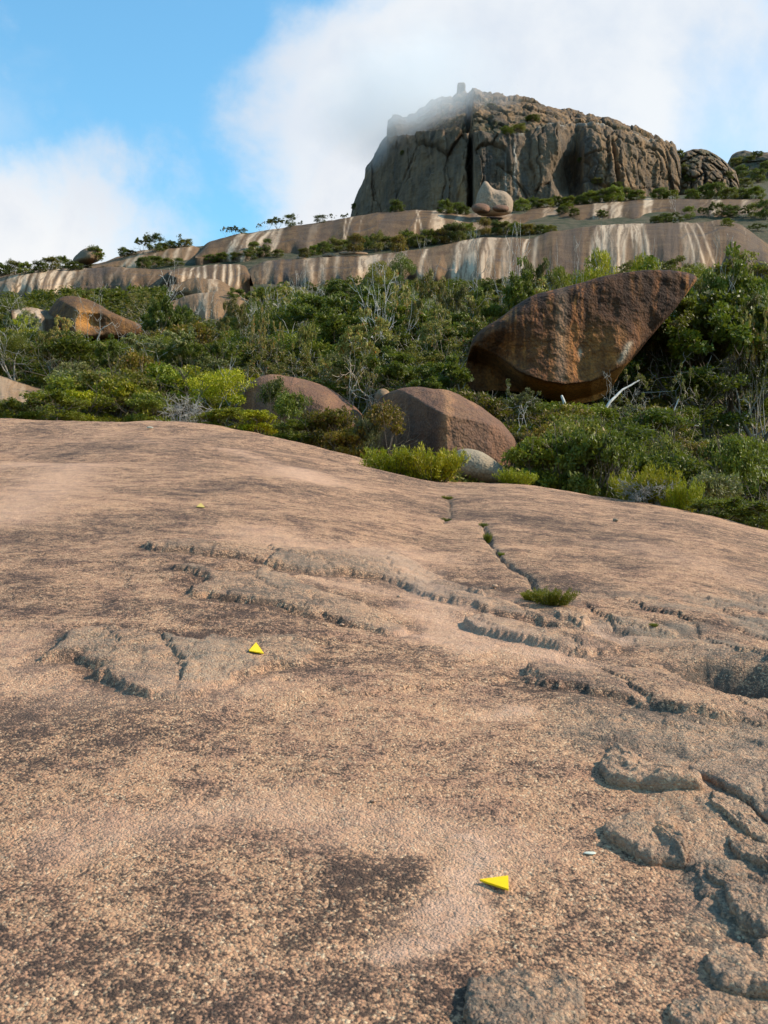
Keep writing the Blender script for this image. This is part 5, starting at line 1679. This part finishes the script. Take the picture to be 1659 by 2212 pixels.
HANDMADE = [
 ('umb_b', 590, 730, 655, 100, 74, 'rounded olive green crown left of the wide bright canopy'),
 ('gum_d', 500, 745, 650, 110, 76, 'tall open crowned olive tree in the left centre of the forest'),
 ('gum_a', 905, 760, 668, 110, 58, 'open crowned gum with pale limbs right of the tall white dead tree'),
 ('umb_a', 960, 700, 640, 80, 66, 'yellow green rounded crown left of the big boulder'),
 ('gum_d', 120, 800, 715, 110, 64, 'open crowned olive gum in the left forest below the boulder'),
 ('gum_e', 250, 815, 738, 95, 64, 'dark round crowned tree under the orange boulder'),
 ('umb_b', 30, 790, 720, 100, 66, 'flat green crown at the left edge above the bare rock slope'),
 ('gum_e', 420, 800, 715, 110, 62, 'dark crowned tree above the flat crowned yellow tree'),
 ('umb_a', 50, 722, 676, 60, 95, 'small yellow green crown left of the orange boulder'),
 ('gum_d', 640, 800, 700, 100, 60, 'olive tree just behind the rock dome'),
 ('gum_b', 1630, 900, 640, 110, 50, 'pale stemmed gum at the right edge before the dark trees'),
 ('dead_a', 640, 700, 590, 90, 80, 'bare forked white tree behind the bright green canopy'),
 ('dead_c', 430, 700, 590, 70, 92, 'bare grey tree right of the orange boulder'),
 ('dead_a', 1120, 640, 490, 90, 74, 'bare white tree standing against the pale streaks of the middle ledge'),
 ('dead_c', 905, 640, 520, 80, 78, 'thin bare tree with grey twigs below the middle ledge'),
 ('dead_c', 210, 720, 610, 80, 98, 'bare twiggy tree just left of the orange boulder'),
 ('gum_c', 60, 730, 640, 70, 90, 'grey leaved gum in the far left forest'),
 ('gum_a', 180, 790, 690, 110, 68, 'spreading olive gum below the orange boulder'),
 ('gum_b', 560, 800, 660, 90, 60, 'slender gum between the flat crowned tree and the reddish gum'),
 # dead and bare trees
 ('dead_b', 338, 700, 556, 95, 88, 'bare white dead tree with crooked limbs above the orange boulder'),
 ('dead_a', 832, 772, 566, 130, 58, 'tall white dead tree with many forked stems in mid forest'),
 ('dead_c', 1040, 680, 505, 150, 70, 'bare grey tree spreading against the pale middle ledge'),
 ('dead_c', 1235, 640, 505, 110, 72, 'bare silvery tree top behind the leaf shaped boulder'),
 ('dead_c', 1565, 700, 515, 150, 60, 'bare branching tree standing above the forest at the right edge'),
 ('dead_b', 1462, 468, 408, 26, None, 'single thin white dead tree on the upper ledge'),
 ('dead_b', 545, 740, 640, 90, 75, 'leaning white dead tree in the left forest under the striped ledge'),
 ('dead_c', 560, 720, 610, 80, 85, 'bare grey tree between the dark shrubs and green canopy'),
 ('dead_bush', 395, 925, 855, 110, 36.5, 'grey tangled dead bush behind the slab crest'),
 ('twiggy', 1400, 1088, 1030, 110, 23, 'grey twisted dead branches under the yellow green bush'),
 ('dead_c', 1330, 905, 800, 120, 46, 'bleached dead tree leaning below the leaf shaped boulder'),
 ('dead_b', 1452, 690, 560, 90, 56, 'white forked bare tree beside the tip of the leaf shaped boulder'),
 ('dead_c', 1590, 760, 590, 110, 52, 'white branching dead tree before the dark forest at right'),
 # gum trees
 ('gum_a', 745, 858, 690, 200, 52, 'spreading gum tree with reddish olive crown and pale trunks'),
 ('gum_b', 806, 872, 742, 90, 47, 'slim gum tree with white trunk left of the ridged boulder'),
 ('gum_c', 1118, 935, 812, 150, 40, 'pale grey leaved gum in front of the leaf shaped boulder'),
 ('gum_thin', 1392, 985, 790, 110, 41, 'thin crooked gum with sparse leaves right of the leaf shaped boulder'),
 ('gum_thin', 1458, 960, 780, 95, 43, 'second thin gum with reddish stem left of the dark forest'),
 ('gum_d', 1500, 870, 590, 170, 57, 'tall olive gum tree right of the boulder tip'),
 ('gum_e', 1610, 880, 575, 220, 58, 'tall dark green gum tree against the right edge'),
 ('gum_e', 1560, 880, 615, 200, 54, 'tall dark gum tree in the shaded forest at right'),
 ('gum_e', 1475, 880, 660, 180, 55, 'shaded dark tree directly behind the boulder tip'),
 ('gum_d', 1650, 860, 640, 160, 52, 'olive tree half cut by the right edge'),
 ('gum_d', 930, 740, 600, 150, 66, 'grey olive gum tree below the middle ledge'),
 ('gum_d', 1000, 760, 625, 150, 62, 'olive gum tree behind the left end of the big boulder'),
 ('gum_e', 1090, 700, 590, 150, 68, 'dark gum tree rising over the upper edge of the big boulder'),
 ('gum_d', 1170, 650, 570, 140, 70, 'olive gum tree over the middle of the big boulder'),
 ('gum_b', 880, 700, 590, 110, 68, 'pale stemmed gum tree left of the olive gums'),
 ('gum_e', 350, 745, 640, 100, 82, 'dark upright tree right of the orange boulder'),
 # umbrella crowned trees
 ('umb_a', 475, 882, 795, 145, 44, 'flat crowned yellow green tree left of the rock dome'),
 ('umb_b', 675, 700, 640, 130, 80, 'wide flat bright green canopy in the centre of the forest'),
 ('umb_a', 1290, 600, 540, 95, 74, 'bright yellow green rounded tree above the big boulder'),
 ('umb_a', 1375, 600, 552, 90, 72, 'flat yellow green tree right of the bright rounded tree'),
 ('umb_a', 1215, 618, 580, 70, 72, 'small bright green tree over the crest of the big boulder'),
 ('umb_b', 875, 600, 548, 60, 150, 'small green flat topped tree at the foot of the middle ledge'),
 ('umb_b', 540, 690, 650, 90, 84, 'dark flat canopy left of the bright green one'),
 ('umb_a', 820, 600, 566, 60, 140, 'low green tree left of the flat topped one by the ledge'),
 # bushes along the crest of the slab
 ('shrub_mid_a', 118, 914, 848, 130, 37, 'round mid green bush on the crest, second from the left edge'),
 ('shrub_mid_a', 28, 910, 864, 90, 37.5, 'low green bush on the crest at the left edge'),
 ('shrub_yellow_a', 180, 905, 846, 90, 40, 'yellow green bush tucked behind the round crest bush'),
 ('shrub_yellow_a', 262, 918, 824, 130, 41, 'large yellow green bush behind the crest ripples'),
 ('shrub_mid_b', 215, 908, 850, 80, 40, 'upright green bush between two rounder crest bushes'),
 ('shrub_mid_a', 320, 918, 850, 90, 39, 'mid green bush left of the grey dead bush'),
 ('shrub_yellow_a', 500, 925, 880, 95, 36, 'low yellow green bush in front of the flat crowned tree'),
 ('shrub_yellow_a', 560, 938, 888, 80, 35, 'low bright bush before the rock dome'),
 ('shrub_yellow_a', 448, 922, 890, 50, 36, 'small bright bush beside the grey dead bush'),
 ('shrub_dark_b', 582, 935, 815, 60, 38, 'narrow dark upright bush in front of the rock dome'),
 ('shrub_dark_b', 640, 948, 846, 75, 36, 'narrow dark bush at the middle of the rock dome'),
 ('shrub_rusty_a', 705, 968, 880, 120, 34, 'ochre coloured bush before the right side of the rock dome'),
 ('shrub_mid_a', 640, 955, 905, 90, 34, 'green bush at the foot of the rock dome'),
 ('shrub_rusty_a', 745, 975, 925, 90, 33, 'low rusty bush beside the dark fine leaved bush'),
 ('shrub_rusty_b', 820, 985, 868, 95, 33, 'dark brownish fine leaved bush against the ridged boulder'),
 ('shrub_grey_a', 788, 985, 905, 60, 33, 'grey green bush left of the brownish bush'),
 ('heath_a', 860, 1024, 972, 160, 27.2, 'feathery bright green heath bush, left of those on the slab crest'),
 ('heath_a', 930, 1034, 968, 130, 26.6, 'feathery bright green heath bush, largest on the slab crest'),
 ('heath_a', 1118, 1050, 1015, 80, 25.6, 'bright heath bush right of the small grey boulder'),
 ('heath_a', 1395, 1080, 1012, 120, 23.2, 'yellow green bush with grey twigs on the slab edge'),
 ('heath_a', 1470, 1098, 1040, 80, 22.6, 'small yellow green bush right of the twiggy one'),
 # below the big boulder and right
 ('shrub_dark_a', 1060, 975, 905, 90, 38, 'dark bush between ridged boulder and big boulder'),
 ('shrub_mid_a', 1150, 1040, 945, 120, 31, 'dense green bush right of the ridged boulder'),
 ('shrub_dark_a', 1215, 1048, 935, 130, 31, 'dark green dense bush below the big boulder'),
 ('shrub_dark_a', 1290, 1055, 935, 150, 30, 'broad dark green bush in the middle of the right thicket'),
 ('shrub_mid_a', 1250, 985, 895, 130, 38, 'green bush directly under the big boulder'),
 ('shrub_rusty_a', 1185, 1000, 925, 100, 36, 'olive brown bush next to the green thicket'),
 ('shrub_olive_a', 1440, 1020, 935, 110, 32, 'olive bush below the thin crooked gum'),
 ('shrub_grey_a', 1540, 1100, 1020, 120, 25, 'grey green bush near the right slab edge'),
 ('shrub_mid_a', 1560, 1140, 1075, 130, 21.5, 'low green bush spilling over the slab edge at right'),
 ('shrub_mid_a', 1635, 1160, 1080, 120, 21, 'dense green bush in the right corner of the thicket'),
 ('shrub_dark_b', 1560, 1050, 945, 90, 31, 'tall dark bush in front of the tan outcrop'),
 ('shrub_dark_b', 1630, 1080, 940, 110, 29, 'tall leafy bush at the right edge before the tan outcrop'),
 ('shrub_rusty_b', 288, 860, 762, 90, 52, 'dark rusty rounded bush in the left forest'),
]
for key, px, pb, pt, wpx, Yd, lab in HANDMADE:
    put_px(key, px, pb, pt, wpx, Yd, label=lab)

# tuft and weeds in the crack
def weed(px, py, hp, wp, key, lab):
    h = hit_px(px, py, [BV_SLAB])
    if h is None: return
    put(key, (h.x, h.y, h.z - 0.01), hp / FOC * h.y, wp / FOC * h.y, label=lab)


weed(1192, 1306, 36, 85, 'heath_a', 'small bright green tuft growing at the lower end of the crack')
weed(1150, 1296, 20, 45, 'heath_a', 'smaller green sprig left of the bright tuft')
weed(1044, 1140, 12, 18, 'heath_b', 'tiny weed at the top of the lower crack')
weed(1053, 1172, 22, 16, 'heath_a', 'tiny upright weed in the crack')
weed(1082, 1200, 9, 12, 'heath_b', 'tiny weed halfway down the crack')
weed(966, 1078, 8, 20, 'heath_b', 'small weed at the head of the upper crack')
weed(962, 1126, 8, 20, 'heath_b', 'small weed at the foot of the upper crack')
weed(1412, 1352, 9, 18, 'heath_b', 'tiny weed on the rough grey rock at right')
weed(660, 990 - 38, 8, 30, 'heath_b', 'thin weed on the slab crest')

# skyline and ledge plants: (kind, px, base row, top row, width)
SKY = []
def row(keys, pts, zone):
    for i, (px, pb, pt, wpx) in enumerate(pts):
        put_px(keys[i % len(keys)], px, pb, pt, wpx, None, zone=zone)


row(['gum_e', 'shrub_dark_b', 'gum_d'], [(310, 548, 508, 34), (335, 546, 505, 34), (388, 535, 505, 16), (440, 526, 498, 24), (468, 517, 492, 22), (487, 513, 490, 26), (507, 511, 488, 24), (525, 506, 493, 16),
     (580, 498, 475, 34), (600, 496, 470, 34), (627, 492, 463, 24), (560, 502, 484, 20), (650, 488, 478, 12), (692, 482, 465, 26), (718, 478, 462, 22), (745, 474, 462, 16)], 'ridge')
row(['shrub_dark_a', 'shrub_olive_a', 'shrub_mid_a'], [(5, 596, 570, 40), (30, 594, 562, 36), (55, 592, 568, 30), (85, 588, 566, 34), (112, 584, 553, 36), (135, 580, 555, 30), (205, 562, 535, 40), (225, 560, 540, 30),
     (245, 556, 543, 26), (268, 556, 536, 28), (285, 552, 540, 20), (350, 540, 526, 30), (372, 536, 522, 30), (400, 533, 518, 36), (420, 530, 518, 26), (160, 584, 566, 36), (185, 578, 562, 30), (-20, 600, 575, 40)], 'left')
row(['shrub_dark_a', 'shrub_mid_a', 'shrub_olive_a', 'shrub_dark_b'], [(310, 580, 556, 30), (335, 578, 553, 34), (360, 576, 556, 26), (385, 574, 558, 24), (452, 568, 550, 26), (480, 566, 548, 34), (510, 562, 545, 30), (540, 560, 541, 34), (570, 556, 534, 30),
     (548, 545, 522, 24), (600, 556, 538, 26), (575, 540, 515, 18)], 'shelf')
row(['shrub_dark_a', 'shrub_olive_a', 'shrub_mid_a', 'shrub_rusty_a'], [(700, 548, 524, 34), (722, 545, 515, 34), (745, 542, 518, 30), (768, 545, 505, 36), (790, 540, 512, 30), (812, 545, 500, 34), (835, 540, 510, 30), (858, 545, 508, 34), (880, 535, 500, 40), (905, 535, 505, 36),
     (925, 530, 498, 36), (948, 528, 495, 34), (968, 525, 485, 40), (990, 522, 480, 40), (1010, 518, 484, 34), (1050, 512, 470, 26), (1072, 508, 478, 30), (1092, 508, 476, 36), (1115, 508, 482, 34), (1140, 508, 484, 30), (1165, 505, 488, 36), (1190, 500, 488, 30), (680, 552, 530, 26), (655, 556, 536, 24)], 'midshelf')
row(['shrub_dark_a', 'shrub_mid_a'], [(856, 458, 435, 36), (962, 462, 434, 34), (985, 462, 440, 36), (1003, 464, 446, 24), (1108, 456, 440, 26), (1130, 456, 430, 30), (1155, 450, 428, 30), (1180, 448, 430, 34), (1205, 446, 426, 34), (1230, 443, 426, 34), (1255, 442, 424, 30),
     (1275, 440, 414, 34), (1300, 438, 410, 36), (1325, 436, 405, 40), (1350, 434, 408, 36), (1375, 432, 412, 34), (1425, 430, 408, 36), (1450, 430, 412, 30), (1495, 430, 412, 36), (1520, 430, 402, 36), (1545, 430, 396, 40), (1575, 430, 408, 36), (1600, 430, 410, 36), (1630, 430, 405, 40),
     (1215, 462, 446, 24), (1240, 466, 450, 22), (1300, 470, 455, 26), (1225, 450, 440, 26)], 'foot')
row(['shrub_dark_a', 'gum_e', 'shrub_mid_b'], [(1440, 480, 462, 34), (1462, 482, 464, 34), (1490, 475, 445, 30), (1420, 482, 468, 30), (1530, 470, 442, 36), (1555, 468, 440, 34), (1580, 470, 444, 34), (1605, 472, 446, 30), (1630, 470, 440, 34), (1652, 475, 432, 34), (1640, 500, 485, 40), (1570, 488, 474, 30)], 'rightledge')
row(['shrub_dark_a', 'shrub_olive_a'], [(1378, 265, 256, 14), (1390, 268, 260, 14), (1150, 262, 250, 30), (1120, 285, 270, 36), (1095, 290, 276, 30), (1060, 232, 224, 20), (1210, 215, 205, 18), (1250, 232, 225, 16), (1075, 196, 190, 14), (1135, 202, 197, 16), (1440, 290, 282, 14),
     (1465, 322, 312, 18), (1470, 345, 325, 20), (1480, 380, 355, 24), (1490, 395, 375, 22), (1590, 360, 340, 30), (1600, 385, 360, 34), (1620, 350, 338, 24), (1640, 395, 365, 34), (1610, 405, 385, 34), (1655, 370, 350, 30), (1575, 390, 370, 20), (1635, 340, 328, 24),
     (780, 395, 380, 14), (765, 452, 440, 14), (870, 335, 325, 14), (1255, 350, 340, 14), (1290, 400, 385, 26), (1330, 405, 395, 26)], 'cliff')

# ------------------------------------------------------------------ forest fill
KEEP = [
 ([(-60,556),(130,548),(200,532),(330,505),(560,470),(740,455),(740,100),(-60,100)], 170),  # photo shapes that plants standing in front of them must not cover: (outline, distance, slack)
 (BIG, 51), (MID, 36.5), (ORG, 108), (DOME, 46),
 ([(-30,606),(80,592),(300,590),(420,580),(528,576),(535,600),(520,616),(430,612),(250,622),(0,632),(-30,632)], 172),
 ([(535,590),(620,568),(760,560),(1000,530),(1140,520),(1320,490),(1480,486),(1590,484),(1659,530),(1659,570),(1560,572),(1300,570),(1250,590),(1000,604),(900,604),(760,606),(640,614),(535,622)], 184),
 ([(1510,928),(1600,935),(1640,945),(1600,952),(1520,942)], 56), ([(0,815),(60,838),(130,856),(60,868),(0,862)], 64),
 ([(455,545),(600,500),(860,462),(860,480),(680,540),(500,545)], 230), ([(1520,880),(1659,885),(1659,915),(1520,915)], 50),
 ([(750,580),(870,580),(870,740),(790,740)], 58), ([(1395,860),(1520,640),(1600,640),(1560,760),(1500,800)], 50), ([(1045,815),(1185,815),(1160,900),(1080,900)], 40), ([(620,690),(840,690),(840,870),(720,870),(620,800)], 51), ([(380,795),(545,795),(545,870),(380,870)], 43),
 ([(368,632),(520,632),(520,690),(380,695)], 127), ([(375,606),(520,606),(520,638),(380,638)], 154),
]
KEEPQ = [(np.array(a_, float), b_) for a_, b_ in KEEP]
rng = np.random.default_rng(77)
cand = []
tries = 0
pts_ok = []
count = {}


def blocked(px, py0, py1, wpx, Yp):
    fr_ = np.repeat(np.linspace(0.03, 0.75, 7), 3)
    xs = px + wpx * .4 * np.tile([-1, 0, 1], 7)
    ys = py1 + (py0 - py1) * fr_
    for q, Yq in KEEPQ:
        if Yp < Yq - 0.5:
            if (sdf(xs, ys, q) > 2).any():
                return True
    return False


def zone_name(px, py, Yp):
    if Yp < 42:
        return 'near_left' if px < 540 else ('near_mid' if px < 1000 else 'near_right')
    if Yp > 125:
        return 'top_left' if px < 540 else ('top_mid' if px < 1100 else 'top_right')
    if px < 320: return 'left_low' if Yp < 75 else 'left_high'
    if px < 620: return 'cl_low' if Yp < 75 else 'cl_high'
    if px < 1000: return 'mid_low' if Yp < 75 else 'mid_high'
    return 'right_low' if Yp < 60 else 'right_high'


nfill = 0
while tries < 9000 and nfill < 380:
    tries += 1
    s_ = rng.uniform(-0.385, 0.385)
    Yp = math.exp(rng.uniform(math.log(31), math.log(172)))
    x = s_ * Yp
    pxs = 829.5 + s_ * FOC
    gz = ground_at(x, Yp)
    if gz is None:
        continue
    # must stand on soil, not on rock
    sz_ = BV_SLAB.ray_cast(Vector((x, Yp, 300)), Vector((0, 0, -1)))[0]
    if sz_ is not None and sz_.z > gz - 0.05:
        continue
    rk = BV_ROCK.ray_cast(Vector((x, Yp, 300)), Vector((0, 0, -1)))[0]
    if rk is not None and rk.z > gz - 0.05:
        continue
    shade = pxs > 1380 and Yp > 44 and Yp < 75
    H = rng.uniform(1.3, 2.6) * (1.0 if Yp < 60 else 1.25) * (1 + 0.003 * Yp)
    if shade: H *= 1.6
    W_ = H * rng.uniform(1.0, 1.5)
    sp = W_ * 0.62 * (1.0 if Yp < 60 else 0.9 + Yp / 260)
    if any((x - a_)**2 + (Yp - b_)**2 < (sp * .5 + c_ * .5)**2 for a_, b_, c_ in pts_ok):
        continue
    u, v = proj(np.array([x, x]), np.array([Yp, Yp]), np.array([gz, gz + H]))
    wpx = W_ / Yp * FOC
    if blocked(float(u[0]), float(v[0]), float(v[1]), wpx, Yp):
        if rng.random() < 0.75:
            H *= 0.45; W_ *= 0.6
            u, v = proj(np.array([x, x]), np.array([Yp, Yp]), np.array([gz, gz + H]))
            if blocked(float(u[0]), float(v[0]), float(v[1]), W_ / Yp * FOC, Yp):
                continue
        else:
            continue
    # clear of the boulders' own footprints
    bad = False
    for (bx, by, br) in ((P(1240, 800, 51).x, 51, 5.6), (P(975, 900, 36.5).x, 36.5, 3.2), (P(650, 880, 46).x, 46, 4.2), (P(200, 700, 108).x, 108, 7)):
        if abs(x - bx) < br and abs(Yp - by) < br * .75:
            bad = True
    if bad:
        continue
    pts_ok.append((x, Yp, sp))
    if pxs < -60 or pxs > 1720:
        pass
    r_ = rng.random()
    if shade:
        key = 'shrub_dark_b' if r_ < .4 else ('gum_e' if r_ < .8 else 'gum_d')
    elif pxs > 1000 and Yp < 48:
        key = ['shrub_dark_a', 'shrub_mid_a', 'shrub_dark_b', 'shrub_olive_a', 'shrub_mid_b', 'shrub_grey_a', 'shrub_rusty_a'][int(rng.integers(0, 7))]
    elif Yp < 60 and pxs < 560:
        key = ['shrub_yellow_a', 'shrub_mid_a', 'shrub_olive_a', 'shrub_mid_b', 'shrub_yellow_b', 'shrub_grey_a', 'shrub_olive_b'][int(rng.integers(0, 7))]
    else:
        key = (['shrub_dark_a', 'shrub_mid_a', 'shrub_olive_a', 'shrub_dark_b', 'shrub_mid_b', 'shrub_olive_b', 'shrub_grey_b', 'shrub_rusty_a', 'shrub_grey_a', 'umb_b', 'gum_d', 'gum_e', 'umb_b', 'gum_e', 'gum_b', 'umb_b', 'gum_c', 'dead_b', 'umb_a', 'shrub_olive_a'])[int(rng.integers(0, 20))]
    Hm = H * {'gum_d': 1.7, 'gum_e': 1.7, 'gum_b': 1.8, 'gum_c': 1.6, 'umb_b': 1.3, 'dead_b': 1.7}.get(key, 1.0)
    if Hm > H * 1.05:
        u, v = proj(np.array([x, x]), np.array([Yp, Yp]), np.array([gz, gz + Hm]))
        if blocked(float(u[0]), float(v[0]), float(v[1]), wpx, Yp):
            Hm = H * 1.1
            key = 'shrub_mid_b'
    if key.startswith('shrub') and Yp > 92:
        put_far(key, (x, Yp, gz - 0.05), Hm, W_)
        nfar = len(FAR)
        continue
    put(key, (x, Yp, gz - 0.05), Hm, W_ if key.startswith('shrub') else None, zone=zone_name(pxs, float(v[0]), Yp))
    nfill += 1

fv = np.vstack([f_[0] for f_ in FAR])
far_o = mesh_obj('far_shrubs', fv, np.arange(len(fv)).reshape(-1, 4), L_MID, smooth=False, attrs={'leafvar': np.concatenate([f_[1] for f_ in FAR])})
tag(far_o, 'mass of small shrubs high on the hillside under the ledges', kind='stuff')

# --- undergrowth nobody could count: low leafy cover over the soil, one object
def undergrowth():
    r = np.random.default_rng(5)
    n_ = 52000
    s_ = r.uniform(-0.50, 0.50, n_)
    Yp = np.exp(r.uniform(math.log(24), math.log(140), n_))
    x = s_ * Yp
    z = hill_z(x, Yp) + sstep(Yp, 35, 120) * (1 - .6 * sstep(Yp, 130, 150)) * 1.2 * fbm(np.stack([x, Yp], -1) / 22, 12, 3) + 0.25 * fbm(np.stack([x, Yp], -1) / 3.5, 14, 3)
    clump = fbm(np.stack([x, Yp], -1) / 2.0, 66, 3)
    k = clump > -0.35
    x, Yp, z, clump = x[k], Yp[k], z[k], clump[k]
    hgt = (0.25 + 0.55 * np.clip(clump + .35, 0, 1)) * (0.8 + Yp / 200)
    C = np.stack([x, Yp, z + hgt * r.random(len(x))], -1)
    R_ = (np.array([.22, .22, .15])[None, :] * (0.7 + Yp / 70)[:, None])
    V, F, var = leaves(r, C, R_, 4, 1.0, .5, .1, -.2)
    # leaf size grows with distance only as much as clumps do
    sc = np.repeat(0.13 * (0.75 + Yp / 75), 4)
    ctr = V.reshape(-1, 4, 3).mean(1, keepdims=True)
    V = (ctr + (V.reshape(-1, 4, 3) - ctr) * sc[:, None, None]).reshape(-1, 3)
    o = mesh_obj('undergrowth', V, F, L_OLIVE, smooth=False, attrs={'leafvar': var})
    tag(o, 'low tangled green and brown undergrowth on the hillside', kind='stuff')


undergrowth()

# fallen bleached logs and a white stump
def log(pts, r0, r1, name, label, mat=B_WHITE):
    T = Tubes()
    W = [np.array(P(px, py, Y_)) for px, py, Y_ in pts]
    W = np.array(W)
    L = np.r_[0, np.cumsum(np.linalg.norm(np.diff(W, axis=0), axis=1))]
    t = np.linspace(0, L[-1], 14)
    c = np.stack([np.interp(t, L, W[:, k]) for k in range(3)], -1)
    c += 0.03 * np.stack([fbm(np.stack([t * 1.5, 0 * t + k], -1), 9 + k, 3) for k in range(3)], -1)
    rad = np.linspace(r0, r1, 14) * (1 + .15 * vnoise(np.stack([t * 3, 0 * t], -1), 4))
    T.tube(c, rad, 8)
    V, F = T.get()
    base = tuple(c[0])
    o = mesh_obj(name, V, F, mat, loc=base)
    return tag(o, label, 'dead wood')


log([(1221, 925, 43), (1222, 890, 43), (1219, 870, 43), (1213, 855, 43.1)], 0.11, 0.05, 'stump', 'short white broken stump in front of the big boulder')
log([(1296, 905, 43), (1318, 868, 43.2), (1345, 842, 43.6), (1388, 818, 44)], 0.075, 0.03, 'fallen_branch', 'bleached white branch leaning right beneath the big boulder')
log([(1425, 905, 42), (1455, 890, 42), (1466, 862, 42)], 0.04, 0.02, 'fallen_branch', 'small white curved branch beside the thin reddish gum')
log([(1415, 918, 43), (1470, 916, 43.4), (1510, 920, 43.6)], 0.03, 0.02, 'fallen_branch', 'thin white fallen branch lying left of the tan outcrop')
log([(308, 738, 80), (322, 736, 80), (336, 738, 80)], 0.10, 0.05, 'fallen_branch', 'short white log lying below the orange boulder')

# ------------------------------------------------------------------ labels of everything planted without one
WHERE = {
 'ridge': 'on the left skyline ridge', 'left': 'along the far left skyline', 'shelf': 'on the shelf above the striped ledge', 'midshelf': 'between the upper and middle ledges',
 'foot': 'at the foot of the great cliff', 'rightledge': 'on the ledge at upper right', 'cliff': 'growing on the cliffs',
 'near_left': 'just behind the crest at left', 'near_mid': 'just behind the crest at centre', 'near_right': 'in the front thicket at right',
 'top_left': 'below the left ledge', 'top_mid': 'below the middle ledge', 'top_right': 'under the middle ledge at right',
 'left_low': 'low in the left forest', 'left_high': 'high in the left forest', 'cl_low': 'around the rusty bush', 'cl_high': 'right of the orange boulder',
 'mid_low': 'behind the rock dome', 'mid_high': 'in the central forest', 'right_low': 'in the dark forest at right', 'right_high': 'behind the big boulder'}
LOOK = {'shrub_dark': 'dark green shrub', 'shrub_mid': 'mid green shrub', 'shrub_yellow': 'yellow green shrub', 'shrub_olive': 'olive shrub', 'shrub_rusty': 'rusty brown green shrub', 'shrub_grey': 'grey green shrub',
        'gum_a': 'spreading reddish gum tree', 'gum_b': 'olive gum tree with pale stem', 'gum_c': 'grey leaved gum tree', 'gum_d': 'olive gum tree', 'gum_e': 'dark green tree', 'gum_thin': 'thin gum tree',
        'umb_a': 'yellow green flat topped tree', 'umb_b': 'green flat topped tree', 'dead_a': 'white dead tree', 'dead_b': 'bare white tree', 'dead_c': 'bare grey tree'}
ORD = ['leftmost', 'second', 'third', 'fourth', 'fifth', 'sixth', 'seventh', 'eighth', 'ninth', 'tenth', 'eleventh', 'twelfth', 'thirteenth', 'fourteenth', 'fifteenth', 'sixteenth', 'seventeenth', 'eighteenth', 'nineteenth', 'twentieth']
ORD += ['twenty-' + o_ for o_ in ['first', 'second', 'third', 'fourth', 'fifth', 'sixth', 'seventh', 'eighth', 'ninth']] + ['thirtieth'] + ['thirty-' + o_ for o_ in ['first', 'second', 'third', 'fourth', 'fifth', 'sixth', 'seventh', 'eighth', 'ninth']]
groups = {}
for d in PLACED:
    if d['label']:
        d['e']['label'] = d['label']
    else:
        k = d['key']
        look = LOOK.get(k) or LOOK.get('_'.join(k.split('_')[:2]))
        tall = d['h'] > d['w'] * 1.15
        if k.startswith('shrub'):
            look = ('tall ' if tall else 'low ') + look
        groups.setdefault((look, d['zone']), []).append(d)
    d['e']['group'] = {'shrub': 'shrubs on the hillside', 'tree': 'trees on the hillside'}[d['e']['category']]
for (look, zone), ds in groups.items():
    for d in ds:
        uu, vv = proj(np.array([d['loc'].x]), np.array([d['loc'].y]), np.array([d['loc'].z]))
        d['u'] = float(uu[0])
    ds.sort(key=lambda q: q['u'])
    n_ = len(ds)
    for i, d in enumerate(ds):
        if n_ == 1:
            lab = 'lone %s %s' % (look, WHERE[zone])
        elif i == 0:
            lab = '%s %s, leftmost such one' % (look, WHERE[zone])
        elif i == n_ - 1:
            lab = '%s %s, rightmost such one' % (look, WHERE[zone])
        else:
            lab = '%s %s, %s from left' % (look, WHERE[zone], ORD[min(i, len(ORD) - 1)])
        d['e']['label'] = lab

# ------------------------------------------------------------------ mist on the mountain's shoulder and thin haze
def volume_mat(name, dens_fn, col=(0.95, 0.97, 1.0)):
    m, g = new_mat(name)
    d = dens_fn(g)
    v = g.n('ShaderNodeVolumePrincipled', ins={'Color': col + (1,), 'Density': d, 'Anisotropy': 0.0})
    g.n('ShaderNodeOutputMaterial', ins={1: v.outputs[0]})
    return m


def mist_density(g):
    co = g.n('ShaderNodeTexCoord').outputs['Object']
    nse = g.noise(co, 0.035, 4, 0.55)
    # falls off from the middle of the unit-size body (object space is metres here)
    q = g.vm('LENGTH', g.vm('MULTIPLY', co, (1 / 44, 1 / 50, 1 / 26)), out=1)
    e_ = g.ramp(g.m('ADD', q, g.m('MULTIPLY', g.m('SUBTRACT', nse, .5), -1.1)), 1.0, 0.25)
    return g.m('MULTIPLY', e_, 0.026)


def ellipsoid(name, c, r, mat, label, nu=32, nv=18):
    V = []
    for j in range(nv):
        th = math.pi * j / (nv - 1)
        for i in range(nu):
            ph = 2 * math.pi * i / nu
            V.append((math.sin(th) * math.cos(ph) * r[0], math.sin(th) * math.sin(ph) * r[1], math.cos(th) * r[2]))
    o = mesh_obj(name, V, grid_faces(nv, nu, True), mat)
    o.location = c
    o.data.flip_normals()
    return tag(o, label, kind='stuff')


M_MIST = volume_mat('mist_volume', mist_density)
M_MIST.cycles.volume_step_rate = 1.0
ellipsoid('mist', tuple(P(878, 218, 382)), (44, 50, 26), M_MIST, 'white mist drifting over the left shoulder of the mountain')
